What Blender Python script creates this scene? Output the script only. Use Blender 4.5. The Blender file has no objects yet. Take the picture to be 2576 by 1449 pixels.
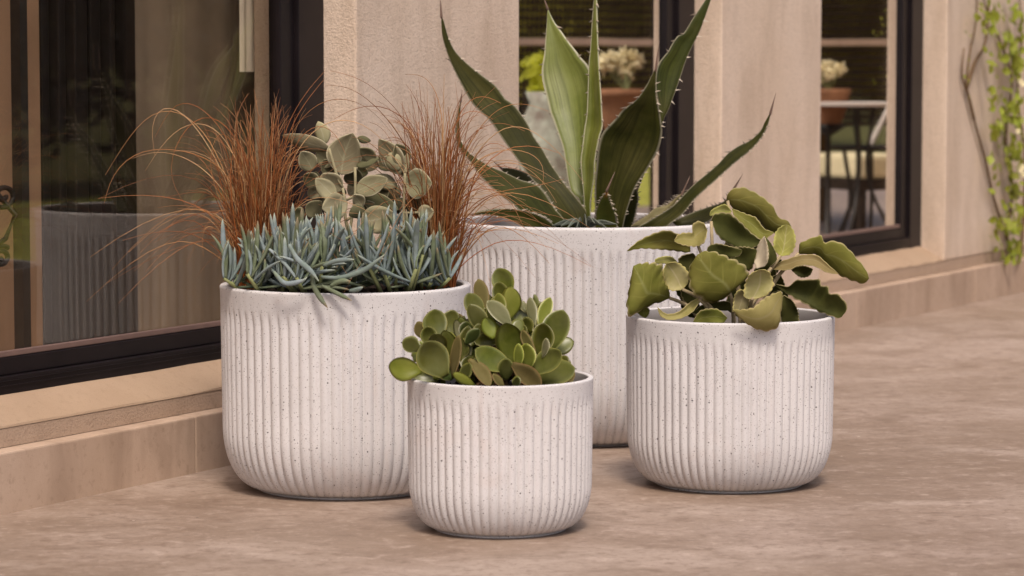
import bpy, bmesh, math, random
from mathutils import Vector, Matrix, noise as mnoise
import numpy as np

sc = bpy.context.scene
COL = sc.collection
rnd = random.Random(11)
R = math.radians

# ------------------------------------------------------------------ camera
W, H, F = 2576.0, 1449.0, 7500.0        # measured frame of the photograph and its focal length in the same units
CAMZ = 0.85
TH = math.atan((724.5 - 125.0) / F)      # the horizon sits near the top of the frame
cam = bpy.data.cameras.new("camera")
cam_o = bpy.data.objects.new("camera", cam); COL.objects.link(cam_o)
cam.sensor_width = 36.0
cam.lens = F / W * 36.0
cam_o.location = (0, 0, CAMZ)
cam_o.rotation_euler = (math.pi / 2 - TH, 0, 0)
cam.clip_start = 0.05; cam.clip_end = 600.0
cam.dof.use_dof = True
cam.dof.focus_distance = 5.75
cam.dof.aperture_fstop = 6.0
sc.camera = cam_o

# ------------------------------------------------------------------ light
SUN = Vector((0.08, -0.62, 0.95)).normalized()   # towards the sun: over the photographer's left shoulder
world = bpy.data.worlds.new("World"); sc.world = world
world.use_nodes = True
wn = world.node_tree.nodes; wl = world.node_tree.links
bg = wn["Background"]
sky = wn.new("ShaderNodeTexSky"); sky.sky_type = 'NISHITA'; sky.sun_disc = False
sky.sun_elevation = math.asin(SUN.z)
sky.sun_rotation = math.atan2(SUN.x, SUN.y)
sky.air_density = 0.7; sky.dust_density = 4.0; sky.ozone_density = 0.3
wl.new(sky.outputs[0], bg.inputs[0])
bg.inputs[1].default_value = 0.15
sun = bpy.data.lights.new("sun", 'SUN'); sun.energy = 2.1; sun.angle = R(11); sun.color = (1.0, 0.92, 0.85)
sun_o = bpy.data.objects.new("sun", sun); COL.objects.link(sun_o)
sun_o.rotation_euler = (-SUN).to_track_quat('-Z', 'Y').to_euler()
sun_o.location = (-2, -4, 6)
vs = sc.view_settings
vs.view_transform = 'Standard'; vs.look = 'None'; vs.gamma = 1.0; vs.use_curve_mapping = False
vs.exposure = 0.22
vs.use_white_balance = True
vs.white_balance_temperature = 6750
vs.white_balance_tint = 10

# ------------------------------------------------------------------ measuring helpers
CT, ST = math.cos(TH), math.sin(TH)
def ray(px, py):
    a = (px - W / 2) / F; b = (H / 2 - py) / F
    return Vector((a, CT + b * ST, -ST + b * CT))
def at(px, py, Y):
    d = ray(px, py); return Vector((0, 0, CAMZ)) + d * (Y / d.y)
def ground(px, py, z=0.0):
    d = ray(px, py); return Vector((0, 0, CAMZ)) + d * ((z - CAMZ) / d.z)

G0 = ground(0, 1297); G1 = ground(2576, 734)
U = (G1 - G0); U.z = 0; U.normalize()
N = Vector((U.y, -U.x, 0))               # out of the house, towards the patio
def fp(t, w, z):                         # facade coordinates -> world
    return G0 + U * t + N * w + Vector((0, 0, z))
def t_at(px, w, py=350):                 # facade coordinate of what is seen at px on the plane w
    d = ray(px, py); o = G0 + N * w
    # solve o + U t = d k  (xy)
    det = U.x * (-d.y) + U.y * d.x
    t = (-o.x * (-d.y) - o.y * d.x) / det
    return t
W_WALL, W_FRAME = -0.040, -0.123
W_GLASS = -0.146
def mirror(p):                           # image of a point in the window glass
    q = p - (G0 + N * W_GLASS); return p - N * (2 * q.dot(N))
def mir(px, py, Y): return mirror(at(px, py, Y))

# ------------------------------------------------------------------ object helpers
def link(name, me, mat=None, parent=None, smooth=False):
    o = bpy.data.objects.new(name, me); COL.objects.link(o)
    if mat is not None and len(me.materials) == 0: me.materials.append(mat)
    if parent is not None: o.parent = parent
    if smooth:
        me.polygons.foreach_set("use_smooth", [True] * len(me.polygons))
    return o
def tag(o, label=None, cat=None, group=None, kind=None):
    if label: o["label"] = label
    if cat: o["category"] = cat
    if group: o["group"] = group
    if kind: o["kind"] = kind
    return o
def empty(name, loc, label=None, cat=None, group=None):
    o = bpy.data.objects.new(name, None); COL.objects.link(o); o.location = loc
    o.empty_display_size = 0.05
    return tag(o, label, cat, group)
def mesh(name, V, Fc, uv=None, off=None):
    me = bpy.data.meshes.new(name)
    if off is not None: V = [(v[0]-off[0], v[1]-off[1], v[2]-off[2]) for v in V]
    me.from_pydata([tuple(v) for v in V], [], Fc)
    if uv is not None:
        l = me.uv_layers.new(name="UVMap")
        idx = np.empty(len(me.loops), dtype=np.int32); me.loops.foreach_get("vertex_index", idx)
        arr = np.array(uv, dtype=np.float32)[idx]
        l.data.foreach_set("uv", arr.ravel())
    me.update()
    return me
class MB:
    """collects shapes into one mesh"""
    def __init__(s): s.V = []; s.F = []
    def add(s, V, Fc):
        b = len(s.V); s.V += [tuple(v) for v in V]; s.F += [tuple(i + b for i in f) for f in Fc]
    def hexa(s, c):                       # 8 corners: bottom 4 ccw, top 4 ccw
        s.add(c, [(0,3,2,1),(4,5,6,7),(0,1,5,4),(1,2,6,5),(2,3,7,6),(3,0,4,7)])
    def fbox(s, t0, t1, w0, w1, z0, z1):
        s.hexa([fp(t0,w0,z0),fp(t0,w1,z0),fp(t1,w1,z0),fp(t1,w0,z0),fp(t0,w0,z1),fp(t0,w1,z1),fp(t1,w1,z1),fp(t1,w0,z1)])
    def tube(s, pts, rad, n=6):
        pts = [Vector(p) for p in pts]
        if not isinstance(rad, (list, tuple)): rad = [rad] * len(pts)
        rings = []; ref = Vector((0.3, 0.2, 0.93))
        for i, p in enumerate(pts):
            d = (pts[min(i+1, len(pts)-1)] - pts[max(i-1, 0)]).normalized()
            a = d.cross(ref)
            if a.length < 1e-4: a = d.cross(Vector((1, 0, 0)))
            a.normalize(); b = d.cross(a)
            rings.append([p + a * (math.cos(2*math.pi*k/n) * rad[i]) + b * (math.sin(2*math.pi*k/n) * rad[i]) for k in range(n)])
        V = [v for r_ in rings for v in r_]; Fc = []
        for i in range(len(pts) - 1):
            for k in range(n):
                Fc.append((i*n+k, i*n+(k+1) % n, (i+1)*n+(k+1) % n, (i+1)*n+k))
        Fc.append(tuple(range(n-1, -1, -1))); Fc.append(tuple((len(pts)-1)*n + k for k in range(n)))
        s.add(V, Fc)
    def build(s, name, mat, parent=None, smooth=False, off=None, bevel=0.0):
        me = mesh(name, s.V, s.F, off=off)
        if bevel:
            bm = bmesh.new(); bm.from_mesh(me)
            bmesh.ops.recalc_face_normals(bm, faces=bm.faces)
            bmesh.ops.bevel(bm, geom=bm.edges[:], offset=bevel, segments=2, profile=0.6, affect='EDGES')
            bm.to_mesh(me); bm.free()
        else:
            bm = bmesh.new(); bm.from_mesh(me); bmesh.ops.recalc_face_normals(bm, faces=bm.faces); bm.to_mesh(me); bm.free()
        return link(name, me, mat, parent, smooth)

def catmull(P, n):
    """resample a 2D/3D polyline smoothly to n+1 points, even in arc length"""
    P = [np.array(p, float) for p in P]
    Q = [2*P[0]-P[1]] + P + [2*P[-1]-P[-2]]
    out = []
    for i in range(1, len(Q)-2):
        p0, p1, p2, p3 = Q[i-1], Q[i], Q[i+1], Q[i+2]
        for k in range(12):
            t = k / 12
            out.append(0.5*((2*p1)+(-p0+p2)*t+(2*p0-5*p1+4*p2-p3)*t*t+(-p0+3*p1-3*p2+p3)*t**3))
    out.append(P[-1])
    out = np.array(out)
    s = np.concatenate([[0], np.cumsum(np.linalg.norm(np.diff(out, axis=0), axis=1))])
    q = np.linspace(0, s[-1], n+1)
    return np.stack([np.interp(q, s, out[:, j]) for j in range(out.shape[1])], axis=1)

# ------------------------------------------------------------------ materials
def new_mat(name, rough=0.6, spec=0.4):
    m = bpy.data.materials.new(name); m.use_nodes = True
    nt = m.node_tree; b = nt.nodes["Principled BSDF"]
    b.inputs["Roughness"].default_value = rough
    b.inputs["Specular IOR Level"].default_value = spec
    return m, nt, b
def nd(nt, typ, **kw):
    n = nt.nodes.new(typ)
    for k, v in kw.items():
        if k.startswith("i_"): n.inputs[k[2:].replace("_", " ")].default_value = v
        else: setattr(n, k, v)
    return n
def coords(nt, kind="Object", scale=(1, 1, 1), rot=(0, 0, 0)):
    tc = nd(nt, "ShaderNodeTexCoord"); mp = nd(nt, "ShaderNodeMapping")
    mp.inputs["Scale"].default_value = scale; mp.inputs["Rotation"].default_value = rot
    nt.links.new(tc.outputs[kind], mp.inputs[0]); return mp.outputs[0]
def noise(nt, vec, scale, detail=4, rough=0.55, dist=0.0):
    n = nd(nt, "ShaderNodeTexNoise", i_Scale=scale, i_Detail=detail, i_Roughness=rough, i_Distortion=dist)
    nt.links.new(vec, n.inputs["Vector"]); return n.outputs["Fac"]
def ramp(nt, fac, stops, interp='LINEAR'):
    r = nd(nt, "ShaderNodeValToRGB"); cr = r.color_ramp; cr.interpolation = interp
    while len(cr.elements) < len(stops): cr.elements.new(0.5)
    for e, (p, c) in zip(cr.elements, stops):
        e.position = p; e.color = (c[0], c[1], c[2], 1) if isinstance(c, (tuple, list)) else (c, c, c, 1)
    nt.links.new(fac, r.inputs[0]); return r.outputs[0]
def mix(nt, fac, a, b, mode='MIX'):
    n = nd(nt, "ShaderNodeMix", data_type='RGBA', blend_type=mode)
    for sock, v in ((n.inputs[0], fac), (n.inputs[6], a), (n.inputs[7], b)):
        if hasattr(v, "is_linked") or hasattr(v, "links"): nt.links.new(v, sock)
        elif isinstance(v, (tuple, list)): sock.default_value = (v[0], v[1], v[2], 1)
        else: sock.default_value = v
    return n.outputs[2]
def math_n(nt, op, a, b=None):
    n = nd(nt, "ShaderNodeMath", operation=op)
    for i, v in enumerate((a, b)):
        if v is None: continue
        if hasattr(v, "links"): nt.links.new(v, n.inputs[i])
        else: n.inputs[i].default_value = v
    return n.outputs[0]
def bump(nt, b, h, strength=0.3, dist=0.01, chain=None):
    n = nd(nt, "ShaderNodeBump", i_Strength=strength, i_Distance=dist)
    nt.links.new(h, n.inputs["Height"])
    if chain is not None: nt.links.new(chain, n.inputs["Normal"])
    nt.links.new(n.outputs[0], b.inputs["Normal"]); return n.outputs[0]

def mat_concrete_floor():
    m, nt, b = new_mat("trowelled_concrete", 0.55, 0.35)
    v = coords(nt, "Object", (1, 1, 1), (0, 0, R(8)))
    vs_ = coords(nt, "Object", (1.0, 1.25, 1), (0, 0, R(25)))
    big = noise(nt, v, 0.9, 5, 0.55, 0.4)
    mid = noise(nt, vs_, 2.3, 6, 0.60, 0.7)
    sm = noise(nt, vs_, 7.5, 6, 0.62, 0.5)
    fine = noise(nt, v, 60, 4, 0.6, 0.2)
    grit = noise(nt, v, 420, 2, 0.6)
    c = ramp(nt, big, [(0.30, (0.240, 0.172, 0.126)), (0.50, (0.298, 0.221, 0.172)), (0.70, (0.370, 0.286, 0.238))])
    c = mix(nt, ramp(nt, mid, [(0.34, 0.75), (0.50, 0.0)]), c, (0.225, 0.158, 0.115))
    c = mix(nt, ramp(nt, mid, [(0.51, 0.0), (0.66, 0.60)]), c, (0.41, 0.325, 0.27))
    c = mix(nt, ramp(nt, sm, [(0.32, 0.55), (0.47, 0.0)]), c, (0.205, 0.145, 0.108))
    c = mix(nt, ramp(nt, sm, [(0.56, 0.0), (0.72, 0.35)]), c, (0.44, 0.34, 0.285))
    s2 = noise(nt, coords(nt, "Object", (1, 1.15, 1), (0, 0, R(-20))), 19, 7, 0.68, 0.35)
    c = mix(nt, ramp(nt, s2, [(0.34, 0.70), (0.46, 0.0)]), c, (0.185, 0.125, 0.092))
    c = mix(nt, ramp(nt, s2, [(0.55, 0.0), (0.68, 0.55)]), c, (0.49, 0.385, 0.325))
    s3 = noise(nt, v, 48, 6, 0.72, 0.2)
    c = mix(nt, ramp(nt, s3, [(0.36, 0.55), (0.46, 0.0)]), c, (0.19, 0.13, 0.098))
    c = mix(nt, ramp(nt, s3, [(0.56, 0.0), (0.68, 0.35)]), c, (0.50, 0.40, 0.34))
    c = mix(nt, ramp(nt, fine, [(0.34, 0.30), (0.46, 0.0)]), c, (0.20, 0.14, 0.105))
    vo = nd(nt, "ShaderNodeTexVoronoi", i_Scale=6.0); nt.links.new(v, vo.inputs["Vector"])
    c = mix(nt, math_n(nt, 'LESS_THAN', vo.outputs["Distance"], 0.020), c, (0.12, 0.085, 0.07))
    vo = nd(nt, "ShaderNodeTexVoronoi", i_Scale=4.3); nt.links.new(vs_, vo.inputs["Vector"])
    c = mix(nt, math_n(nt, 'LESS_THAN', vo.outputs["Distance"], 0.017), c, (0.62, 0.52, 0.45))
    nt.links.new(c, b.inputs["Base Color"])
    nt.links.new(ramp(nt, mid, [(0.3, 0.45), (0.7, 0.66)]), b.inputs["Roughness"])
    h = math_n(nt, 'ADD', math_n(nt, 'MULTIPLY', fine, 0.5), math_n(nt, 'MULTIPLY', grit, 0.25))
    bump(nt, b, h, 0.22, 0.003)
    return m
def mat_stucco(name, base, dark, light, grit_s=330.0, grit=0.5, streak=1.0):
    m, nt, b = new_mat(name, 0.85, 0.2)
    v = coords(nt, "Object")
    vz = coords(nt, "Object", (1, 1, 0.22))
    n1 = noise(nt, v, 2.2, 5, 0.6); n2 = noise(nt, vz, 8, 6, 0.62, 0.5)
    n3 = noise(nt, v, grit_s, 3, 0.7); n4 = noise(nt, v, 55, 4, 0.7)
    c = ramp(nt, n1, [(0.3, base), (0.7, light)])
    c = mix(nt, ramp(nt, n2, [(0.30, 0.65 * streak), (0.54, 0.0)]), c, dark)
    c = mix(nt, ramp(nt, n2, [(0.58, 0.0), (0.78, 0.5 * streak)]), c, light)
    c = mix(nt, ramp(nt, n3, [(0.30, 0.55 * grit), (0.46, 0.0)]), c, tuple(x * 0.5 for x in dark))
    c = mix(nt, ramp(nt, n4, [(0.30, 0.4), (0.45, 0.0)]), c, dark)
    nt.links.new(c, b.inputs["Base Color"])
    h = math_n(nt, 'ADD', n3, math_n(nt, 'MULTIPLY', n4, 0.7))
    bump(nt, b, h, 0.5 * grit + 0.1, 0.004)
    return m
def mat_planter():
    m, nt, b = new_mat("speckled_white_terrazzo", 0.78, 0.25)
    v = coords(nt, "Object")
    oi = nd(nt, "ShaderNodeObjectInfo"); va = nd(nt, "ShaderNodeVectorMath", operation='ADD')   # every cast has its own speckle
    nt.links.new(v, va.inputs[0]); nt.links.new(math_n(nt, 'MULTIPLY', oi.outputs["Random"], 37.0), va.inputs[1]); v = va.outputs[0]
    c = ramp(nt, noise(nt, v, 6.5, 4, 0.6), [(0.3, (0.565, 0.542, 0.540)), (0.7, (0.645, 0.622, 0.622))])
    fine = noise(nt, v, 520, 2, 0.6)
    c = mix(nt, ramp(nt, fine, [(0.26, 0.5), (0.42, 0.0)]), c, (0.33, 0.28, 0.265))
    stain = noise(nt, v, 9.0, 3, 0.5)
    c = mix(nt, ramp(nt, stain, [(0.62, 0.0), (0.80, 0.35)]), c, (0.52, 0.39, 0.335))
    vst = coords(nt, "Object", (1, 1, 0.12))
    c = mix(nt, ramp(nt, noise(nt, vst, 26, 4, 0.6), [(0.60, 0.0), (0.78, 0.45)]), c, (0.50, 0.40, 0.36))
    for s, lo, hi, col in ((95.0, -0.20, 0.165, (0.085, 0.075, 0.078)), (190.0, -0.24, 0.23, (0.14, 0.12, 0.122)), (330.0, -0.22, 0.31, (0.27, 0.235, 0.23))):
        vo = nd(nt, "ShaderNodeTexVoronoi", i_Scale=s); nt.links.new(v, vo.inputs["Vector"])
        sep = nd(nt, "ShaderNodeSeparateColor"); nt.links.new(vo.outputs["Color"], sep.inputs[0])
        thr = math_n(nt, 'ADD', math_n(nt, 'MULTIPLY', sep.outputs[0], hi - lo), lo)
        c = mix(nt, math_n(nt, 'LESS_THAN', vo.outputs["Distance"], thr), c, col)
    # bare grey concrete on the inside wall: distance from the pot's own axis
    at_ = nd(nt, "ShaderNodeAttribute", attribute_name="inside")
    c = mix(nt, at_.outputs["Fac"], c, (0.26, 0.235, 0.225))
    nt.links.new(c, b.inputs["Base Color"])
    bump(nt, b, noise(nt, v, 260, 3, 0.7), 0.12, 0.002)
    return m
def mat_plain(name, col, rough=0.5, spec=0.5, var=0.15, scale=30, metal=0.0, bmp=0.0):
    m, nt, b = new_mat(name, rough, spec)
    v = coords(nt, "Object")
    n = noise(nt, v, scale, 4, 0.6)
    c = ramp(nt, n, [(0.25, tuple(x * (1 - var) for x in col)), (0.75, tuple(min(1, x * (1 + var)) for x in col))])
    nt.links.new(c, b.inputs["Base Color"]); b.inputs["Metallic"].default_value = metal
    if bmp: bump(nt, b, n, bmp, 0.004)
    return m
def mat_leaf(name, col, col2, margin=None, margin_w=0.10, rough=0.45, spec=0.4, rib=None, trans=0.15, under=None, scale=28, hue=0.25, tipcol=None, bloom=None, stripes=0.0, bmp=0.15, veins=0.0):
    m, nt, b = new_mat(name, rough, spec)
    v = coords(nt, "Object")
    tc = nd(nt, "ShaderNodeTexCoord"); sx = nd(nt, "ShaderNodeSeparateXYZ"); nt.links.new(tc.outputs["UV"], sx.inputs[0])
    oi = nd(nt, "ShaderNodeObjectInfo")
    n = noise(nt, v, scale, 5, 0.6, 0.4)
    c = ramp(nt, n, [(0.30, col), (0.70, col2)])
    val = math_n(nt, 'ADD', math_n(nt, 'MULTIPLY', oi.outputs["Random"], hue * 2), 1.0 - hue)
    hs = nd(nt, "ShaderNodeHueSaturation"); nt.links.new(c, hs.inputs["Color"]); nt.links.new(val, hs.inputs["Value"])
    nt.links.new(math_n(nt, 'ADD', math_n(nt, 'MULTIPLY', oi.outputs["Random"], 0.03), 0.485), hs.inputs["Hue"])
    c = hs.outputs[0]
    if bloom is not None:
        c = mix(nt, ramp(nt, noise(nt, v, scale * 0.4, 4, 0.6), [(0.42, 0.0), (0.68, 0.75)]), c, bloom)
    if stripes:
        vv = nd(nt, "ShaderNodeMapping"); vv.inputs["Scale"].default_value = (9, 1.2, 1); nt.links.new(tc.outputs["UV"], vv.inputs[0])
        c = mix(nt, ramp(nt, noise(nt, vv.outputs[0], 2.0, 4, 0.6), [(0.35, stripes), (0.6, 0.0)]), c, tuple(x * 0.55 for x in col))
    e = math_n(nt, 'ABSOLUTE', math_n(nt, 'SUBTRACT', math_n(nt, 'MULTIPLY', sx.outputs[0], 2.0), 1.0))
    if veins:
        zz = math_n(nt, 'FRACT', math_n(nt, 'SUBTRACT', math_n(nt, 'MULTIPLY', sx.outputs[1], 5.0), math_n(nt, 'MULTIPLY', e, 1.6)))
        vm = math_n(nt, 'MULTIPLY', ramp(nt, zz, [(0.0, 1.0), (0.10, 0.0), (0.90, 0.0), (1.0, 1.0)]), ramp(nt, e, [(0.0, 0.9), (0.85, 0.0)]))
        c = mix(nt, math_n(nt, 'MULTIPLY', vm, veins), c, tuple(min(1, x * 1.7 + 0.03) for x in col2))
    if rib is not None:
        c = mix(nt, ramp(nt, e, [(0.0, 0.55), (0.10, 0.0)]), c, rib)
    if tipcol is not None:
        c = mix(nt, ramp(nt, sx.outputs[1], [(0.80, 0.0), (0.97, 0.85)]), c, tipcol)
    if margin is not None:
        c = mix(nt, ramp(nt, e, [(1 - margin_w * 1.8, 0.0), (1 - margin_w * 0.6, 0.9)]), c, margin)
    if under is not None:
        g = nd(nt, "ShaderNodeAttribute", attribute_name="under")
        c = mix(nt, math_n(nt, 'MULTIPLY', g.outputs["Fac"], 0.85), c, under)
    nt.links.new(c, b.inputs["Base Color"])
    if bmp: bump(nt, b, noise(nt, v, 130, 3, 0.6), bmp, 0.002)
    if trans:
        tr = nd(nt, "ShaderNodeBsdfTranslucent"); nt.links.new(c, tr.inputs[0])
        mx = nd(nt, "ShaderNodeMixShader"); mx.inputs[0].default_value = trans
        nt.links.new(b.outputs[0], mx.inputs[1]); nt.links.new(tr.outputs[0], mx.inputs[2])
        nt.links.new(mx.outputs[0], nt.nodes["Material Output"].inputs[0])
    return m
def mat_glass(name, ior, base, tint):
    m = bpy.data.materials.new(name); m.use_nodes = True; nt = m.node_tree; nt.nodes.clear()
    out = nd(nt, "ShaderNodeOutputMaterial"); tr = nd(nt, "ShaderNodeBsdfTransparent"); gl = nd(nt, "ShaderNodeBsdfGlossy")
    gl.inputs["Roughness"].default_value = 0.012; gl.inputs["Color"].default_value = (0.98, 0.96, 0.93, 1)
    tr.inputs["Color"].default_value = (tint[0], tint[1], tint[2], 1)
    fr = nd(nt, "ShaderNodeFresnel")
    ge = nd(nt, "ShaderNodeNewGeometry")      # the same reflectance on the way in and on the way out of the thin pane
    nt.links.new(math_n(nt, 'ADD', math_n(nt, 'MULTIPLY', ge.outputs["Backfacing"], 1.0 / ior - ior), ior), fr.inputs["IOR"])
    v = coords(nt, "Object")
    bp = nd(nt, "ShaderNodeBump", i_Strength=0.02, i_Distance=0.02); nt.links.new(noise(nt, v, 1.4, 2, 0.5), bp.inputs["Height"])
    nt.links.new(bp.outputs[0], gl.inputs["Normal"])
    fac = math_n(nt, 'ADD', fr.outputs[0], base)
    mx = nd(nt, "ShaderNodeMixShader"); nt.links.new(fac, mx.inputs[0])
    nt.links.new(tr.outputs[0], mx.inputs[1]); nt.links.new(gl.outputs[0], mx.inputs[2])
    nt.links.new(mx.outputs[0], out.inputs[0])
    return m

M = {}
M["floor"] = mat_concrete_floor()
M["wall"] = mat_stucco("sand_render", (0.63, 0.49, 0.378), (0.46, 0.345, 0.255), (0.70, 0.565, 0.46), 210, 0.95, 0.95)
M["rough"] = mat_stucco("rough_render", (0.40, 0.29, 0.21), (0.28, 0.195, 0.14), (0.46, 0.34, 0.255), 210, 0.8, 0.3)
M["sill"] = mat_stucco("sill_render", (0.36, 0.25, 0.168), (0.27, 0.185, 0.12), (0.41, 0.295, 0.205), 350, 0.5, 0.3)
M["plinth"] = mat_stucco("plinth_render", (0.40, 0.285, 0.205), (0.25, 0.170, 0.12), (0.53, 0.395, 0.305), 420, 0.25, 0.9)
M["frame"] = mat_plain("bronze_aluminium", (0.010, 0.007, 0.008), 0.38, 0.22, 0.3, 12)
M["bead"] = mat_plain("brown_glazing_bead", (0.16, 0.10, 0.085), 0.4, 0.5, 0.15, 20)
M["glass_a"] = mat_glass("tinted_glass", 1.52, 0.01, (0.95, 0.93, 0.90))
M["glass_b"] = mat_glass("boosted_glass", 2.3, 0.50, (0.66, 0.64, 0.60))  # reflectance raised to brighten the mirrored garden
M["planter"] = mat_planter()
M["soil"] = mat_plain("dark_soil", (0.028, 0.020, 0.016), 0.95, 0.1, 0.6, 120, bmp=1.0)
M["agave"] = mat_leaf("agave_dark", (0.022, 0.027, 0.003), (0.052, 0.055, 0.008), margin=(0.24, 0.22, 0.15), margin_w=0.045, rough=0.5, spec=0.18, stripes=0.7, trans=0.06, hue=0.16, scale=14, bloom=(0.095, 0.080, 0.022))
M["agave_lit"] = mat_leaf("agave_lit_copy", (0.105, 0.125, 0.013), (0.185, 0.20, 0.035), margin=(0.45, 0.43, 0.30), margin_w=0.05, rough=0.42, stripes=0.6, trans=0.06, hue=0.08, scale=14, bloom=(0.23, 0.245, 0.085))  # lit copy of the agave leaf, the light is in the colour
M["spine"] = mat_plain("agave_spine", (0.16, 0.10, 0.075), 0.5, 0.4, 0.3, 60)
M["tooth"] = mat_plain("agave_tooth", (0.36, 0.30, 0.23), 0.5, 0.4, 0.3, 60)
M["airy"] = mat_leaf("grey_rosette", (0.10, 0.12, 0.09), (0.19, 0.20, 0.16), rough=0.6, trans=0.05)
M["jade"] = mat_leaf("jade_leaf", (0.066, 0.076, 0.009), (0.125, 0.132, 0.020), margin=(0.22, 0.19, 0.05), margin_w=0.035, rough=0.34, spec=0.42, trans=0.10, hue=0.22, scale=35, bloom=(0.15, 0.155, 0.055), bmp=0.05)
M["jade_y"] = mat_leaf("jade_leaf_young", (0.19, 0.23, 0.03), (0.27, 0.30, 0.06), margin=(0.38, 0.34, 0.05), margin_w=0.05, rough=0.34, spec=0.42, trans=0.15, hue=0.12, bmp=0.05)
M["jade_b"] = mat_leaf("jade_leaf_brown", (0.115, 0.095, 0.030), (0.165, 0.135, 0.05), margin=(0.15, 0.085, 0.035), margin_w=0.06, rough=0.6, spec=0.15, trans=0.08, hue=0.2, bmp=0.05)
M["jade_p"] = mat_leaf("jade_leaf_pale", (0.17, 0.175, 0.075), (0.24, 0.235, 0.13), margin=(0.22, 0.19, 0.07), margin_w=0.05, rough=0.35, trans=0.08, hue=0.15, bmp=0.05)
M["kal"] = mat_leaf("felt_green", (0.135, 0.138, 0.022), (0.205, 0.20, 0.040), margin=(0.42, 0.36, 0.17), margin_w=0.06, rough=0.72, spec=0.2, trans=0.22, hue=0.18, rib=(0.27, 0.27, 0.10), scale=18, veins=0.35, bloom=(0.20, 0.165, 0.045))
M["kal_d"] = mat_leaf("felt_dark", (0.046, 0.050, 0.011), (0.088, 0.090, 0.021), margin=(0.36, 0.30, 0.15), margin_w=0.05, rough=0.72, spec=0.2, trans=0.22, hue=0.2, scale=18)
M["kal_y"] = mat_leaf("felt_lime", (0.29, 0.30, 0.055), (0.38, 0.37, 0.12), margin=(0.46, 0.44, 0.14), margin_w=0.07, rough=0.75, spec=0.2, trans=0.18, hue=0.1, rib=(0.48, 0.43, 0.24), scale=18, veins=0.5)
M["kal_t"] = mat_leaf("felt_tan", (0.20, 0.165, 0.055), (0.28, 0.23, 0.095), margin=(0.40, 0.33, 0.15), margin_w=0.06, rough=0.8, spec=0.15, trans=0.12, hue=0.15, rib=(0.30, 0.26, 0.14), scale=22)
M["kal_p"] = mat_leaf("felt_pale", (0.42, 0.35, 0.24), (0.52, 0.45, 0.34), margin=(0.45, 0.38, 0.25), margin_w=0.06, rough=0.85, spec=0.1, trans=0.1, hue=0.08, scale=22)
M["petiole"] = mat_plain("felt_petiole", (0.34, 0.27, 0.16), 0.85, 0.1, 0.25, 40)
M["spoon"] = mat_leaf("grey_felt", (0.165, 0.15, 0.085), (0.235, 0.215, 0.13), margin=(0.40, 0.36, 0.24), margin_w=0.05, rough=0.85, spec=0.12, trans=0.08, hue=0.15, rib=(0.30, 0.28, 0.18), scale=25, veins=0.25, bloom=(0.20, 0.16, 0.10))
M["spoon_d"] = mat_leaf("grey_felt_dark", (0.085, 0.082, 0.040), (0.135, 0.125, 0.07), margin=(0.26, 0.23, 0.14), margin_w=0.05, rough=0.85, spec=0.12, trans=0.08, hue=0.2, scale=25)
M["spoon_p"] = mat_leaf("grey_felt_pale", (0.29, 0.255, 0.15), (0.37, 0.33, 0.215), margin=(0.34, 0.30, 0.18), margin_w=0.05, rough=0.85, spec=0.12, trans=0.08, hue=0.1, rib=(0.44, 0.42, 0.30), scale=25)
M["chalk"] = mat_leaf("blue_chalk", (0.155, 0.20, 0.20), (0.24, 0.285, 0.30), rough=0.7, spec=0.2, trans=0.03, hue=0.22, scale=45, tipcol=(0.30, 0.33, 0.26), bloom=(0.17, 0.215, 0.13))
M["chalk_g"] = mat_leaf("green_chalk", (0.105, 0.13, 0.065), (0.18, 0.21, 0.145), rough=0.65, spec=0.2, trans=0.03, hue=0.25, scale=45, tipcol=(0.24, 0.17, 0.10))
M["stem_g"] = mat_plain("pale_green_stem", (0.25, 0.27, 0.12), 0.7, 0.2, 0.2, 40)
def mat_grass():
    m, nt, b = new_mat("copper_grass", 0.5, 0.2)
    tc = nd(nt, "ShaderNodeTexCoord"); sx = nd(nt, "ShaderNodeSeparateXYZ"); nt.links.new(tc.outputs["UV"], sx.inputs[0])
    c1 = ramp(nt, sx.outputs[0], [(0.0, (0.13, 0.040, 0.016)), (0.35, (0.35, 0.112, 0.032)), (0.6, (0.20, 0.085, 0.036)), (0.8, (0.42, 0.20, 0.072)), (0.95, (0.52, 0.33, 0.17))])
    c2 = mix(nt, ramp(nt, sx.outputs[1], [(0.55, 0.0), (1.0, 0.55)]), c1, (0.42, 0.20, 0.10))
    c3 = mix(nt, ramp(nt, sx.outputs[1], [(0.0, 0.7), (0.32, 0.0)]), c2, (0.24, 0.062, 0.016))
    nt.links.new(c3, b.inputs["Base Color"])
    return m
M["grass"] = mat_grass()
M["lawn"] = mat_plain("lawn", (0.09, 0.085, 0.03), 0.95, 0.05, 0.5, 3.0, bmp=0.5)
M["lawn_lit"] = mat_plain("sunlit_lawn_colour", (0.34, 0.34, 0.07), 0.95, 0.05, 0.35, 5.0, bmp=0.4)  # brighter copy of the lawn, sunlight put into its colour
M["hedge"] = mat_leaf("hedge_leaf", (0.014, 0.013, 0.006), (0.034, 0.030, 0.012), rough=0.5, trans=0.2, hue=0.1, scale=2)
M["ivy"] = mat_leaf("ivy_leaf", (0.18, 0.22, 0.018), (0.36, 0.37, 0.045), rough=0.45, trans=0.35, hue=0.35, scale=12, rib=(0.3, 0.3, 0.12))
M["bark"] = mat_plain("vine_bark", (0.14, 0.085, 0.045), 0.9, 0.1, 0.35, 60)
M["lime"] = mat_leaf("sunlit_leaf", (0.50, 0.50, 0.05), (0.70, 0.66, 0.11), rough=0.5, trans=0.65, hue=0.2, scale=3)
M["cream"] = mat_plain("cream_petal", (0.78, 0.70, 0.46), 0.7, 0.2, 0.12, 30)
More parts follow.
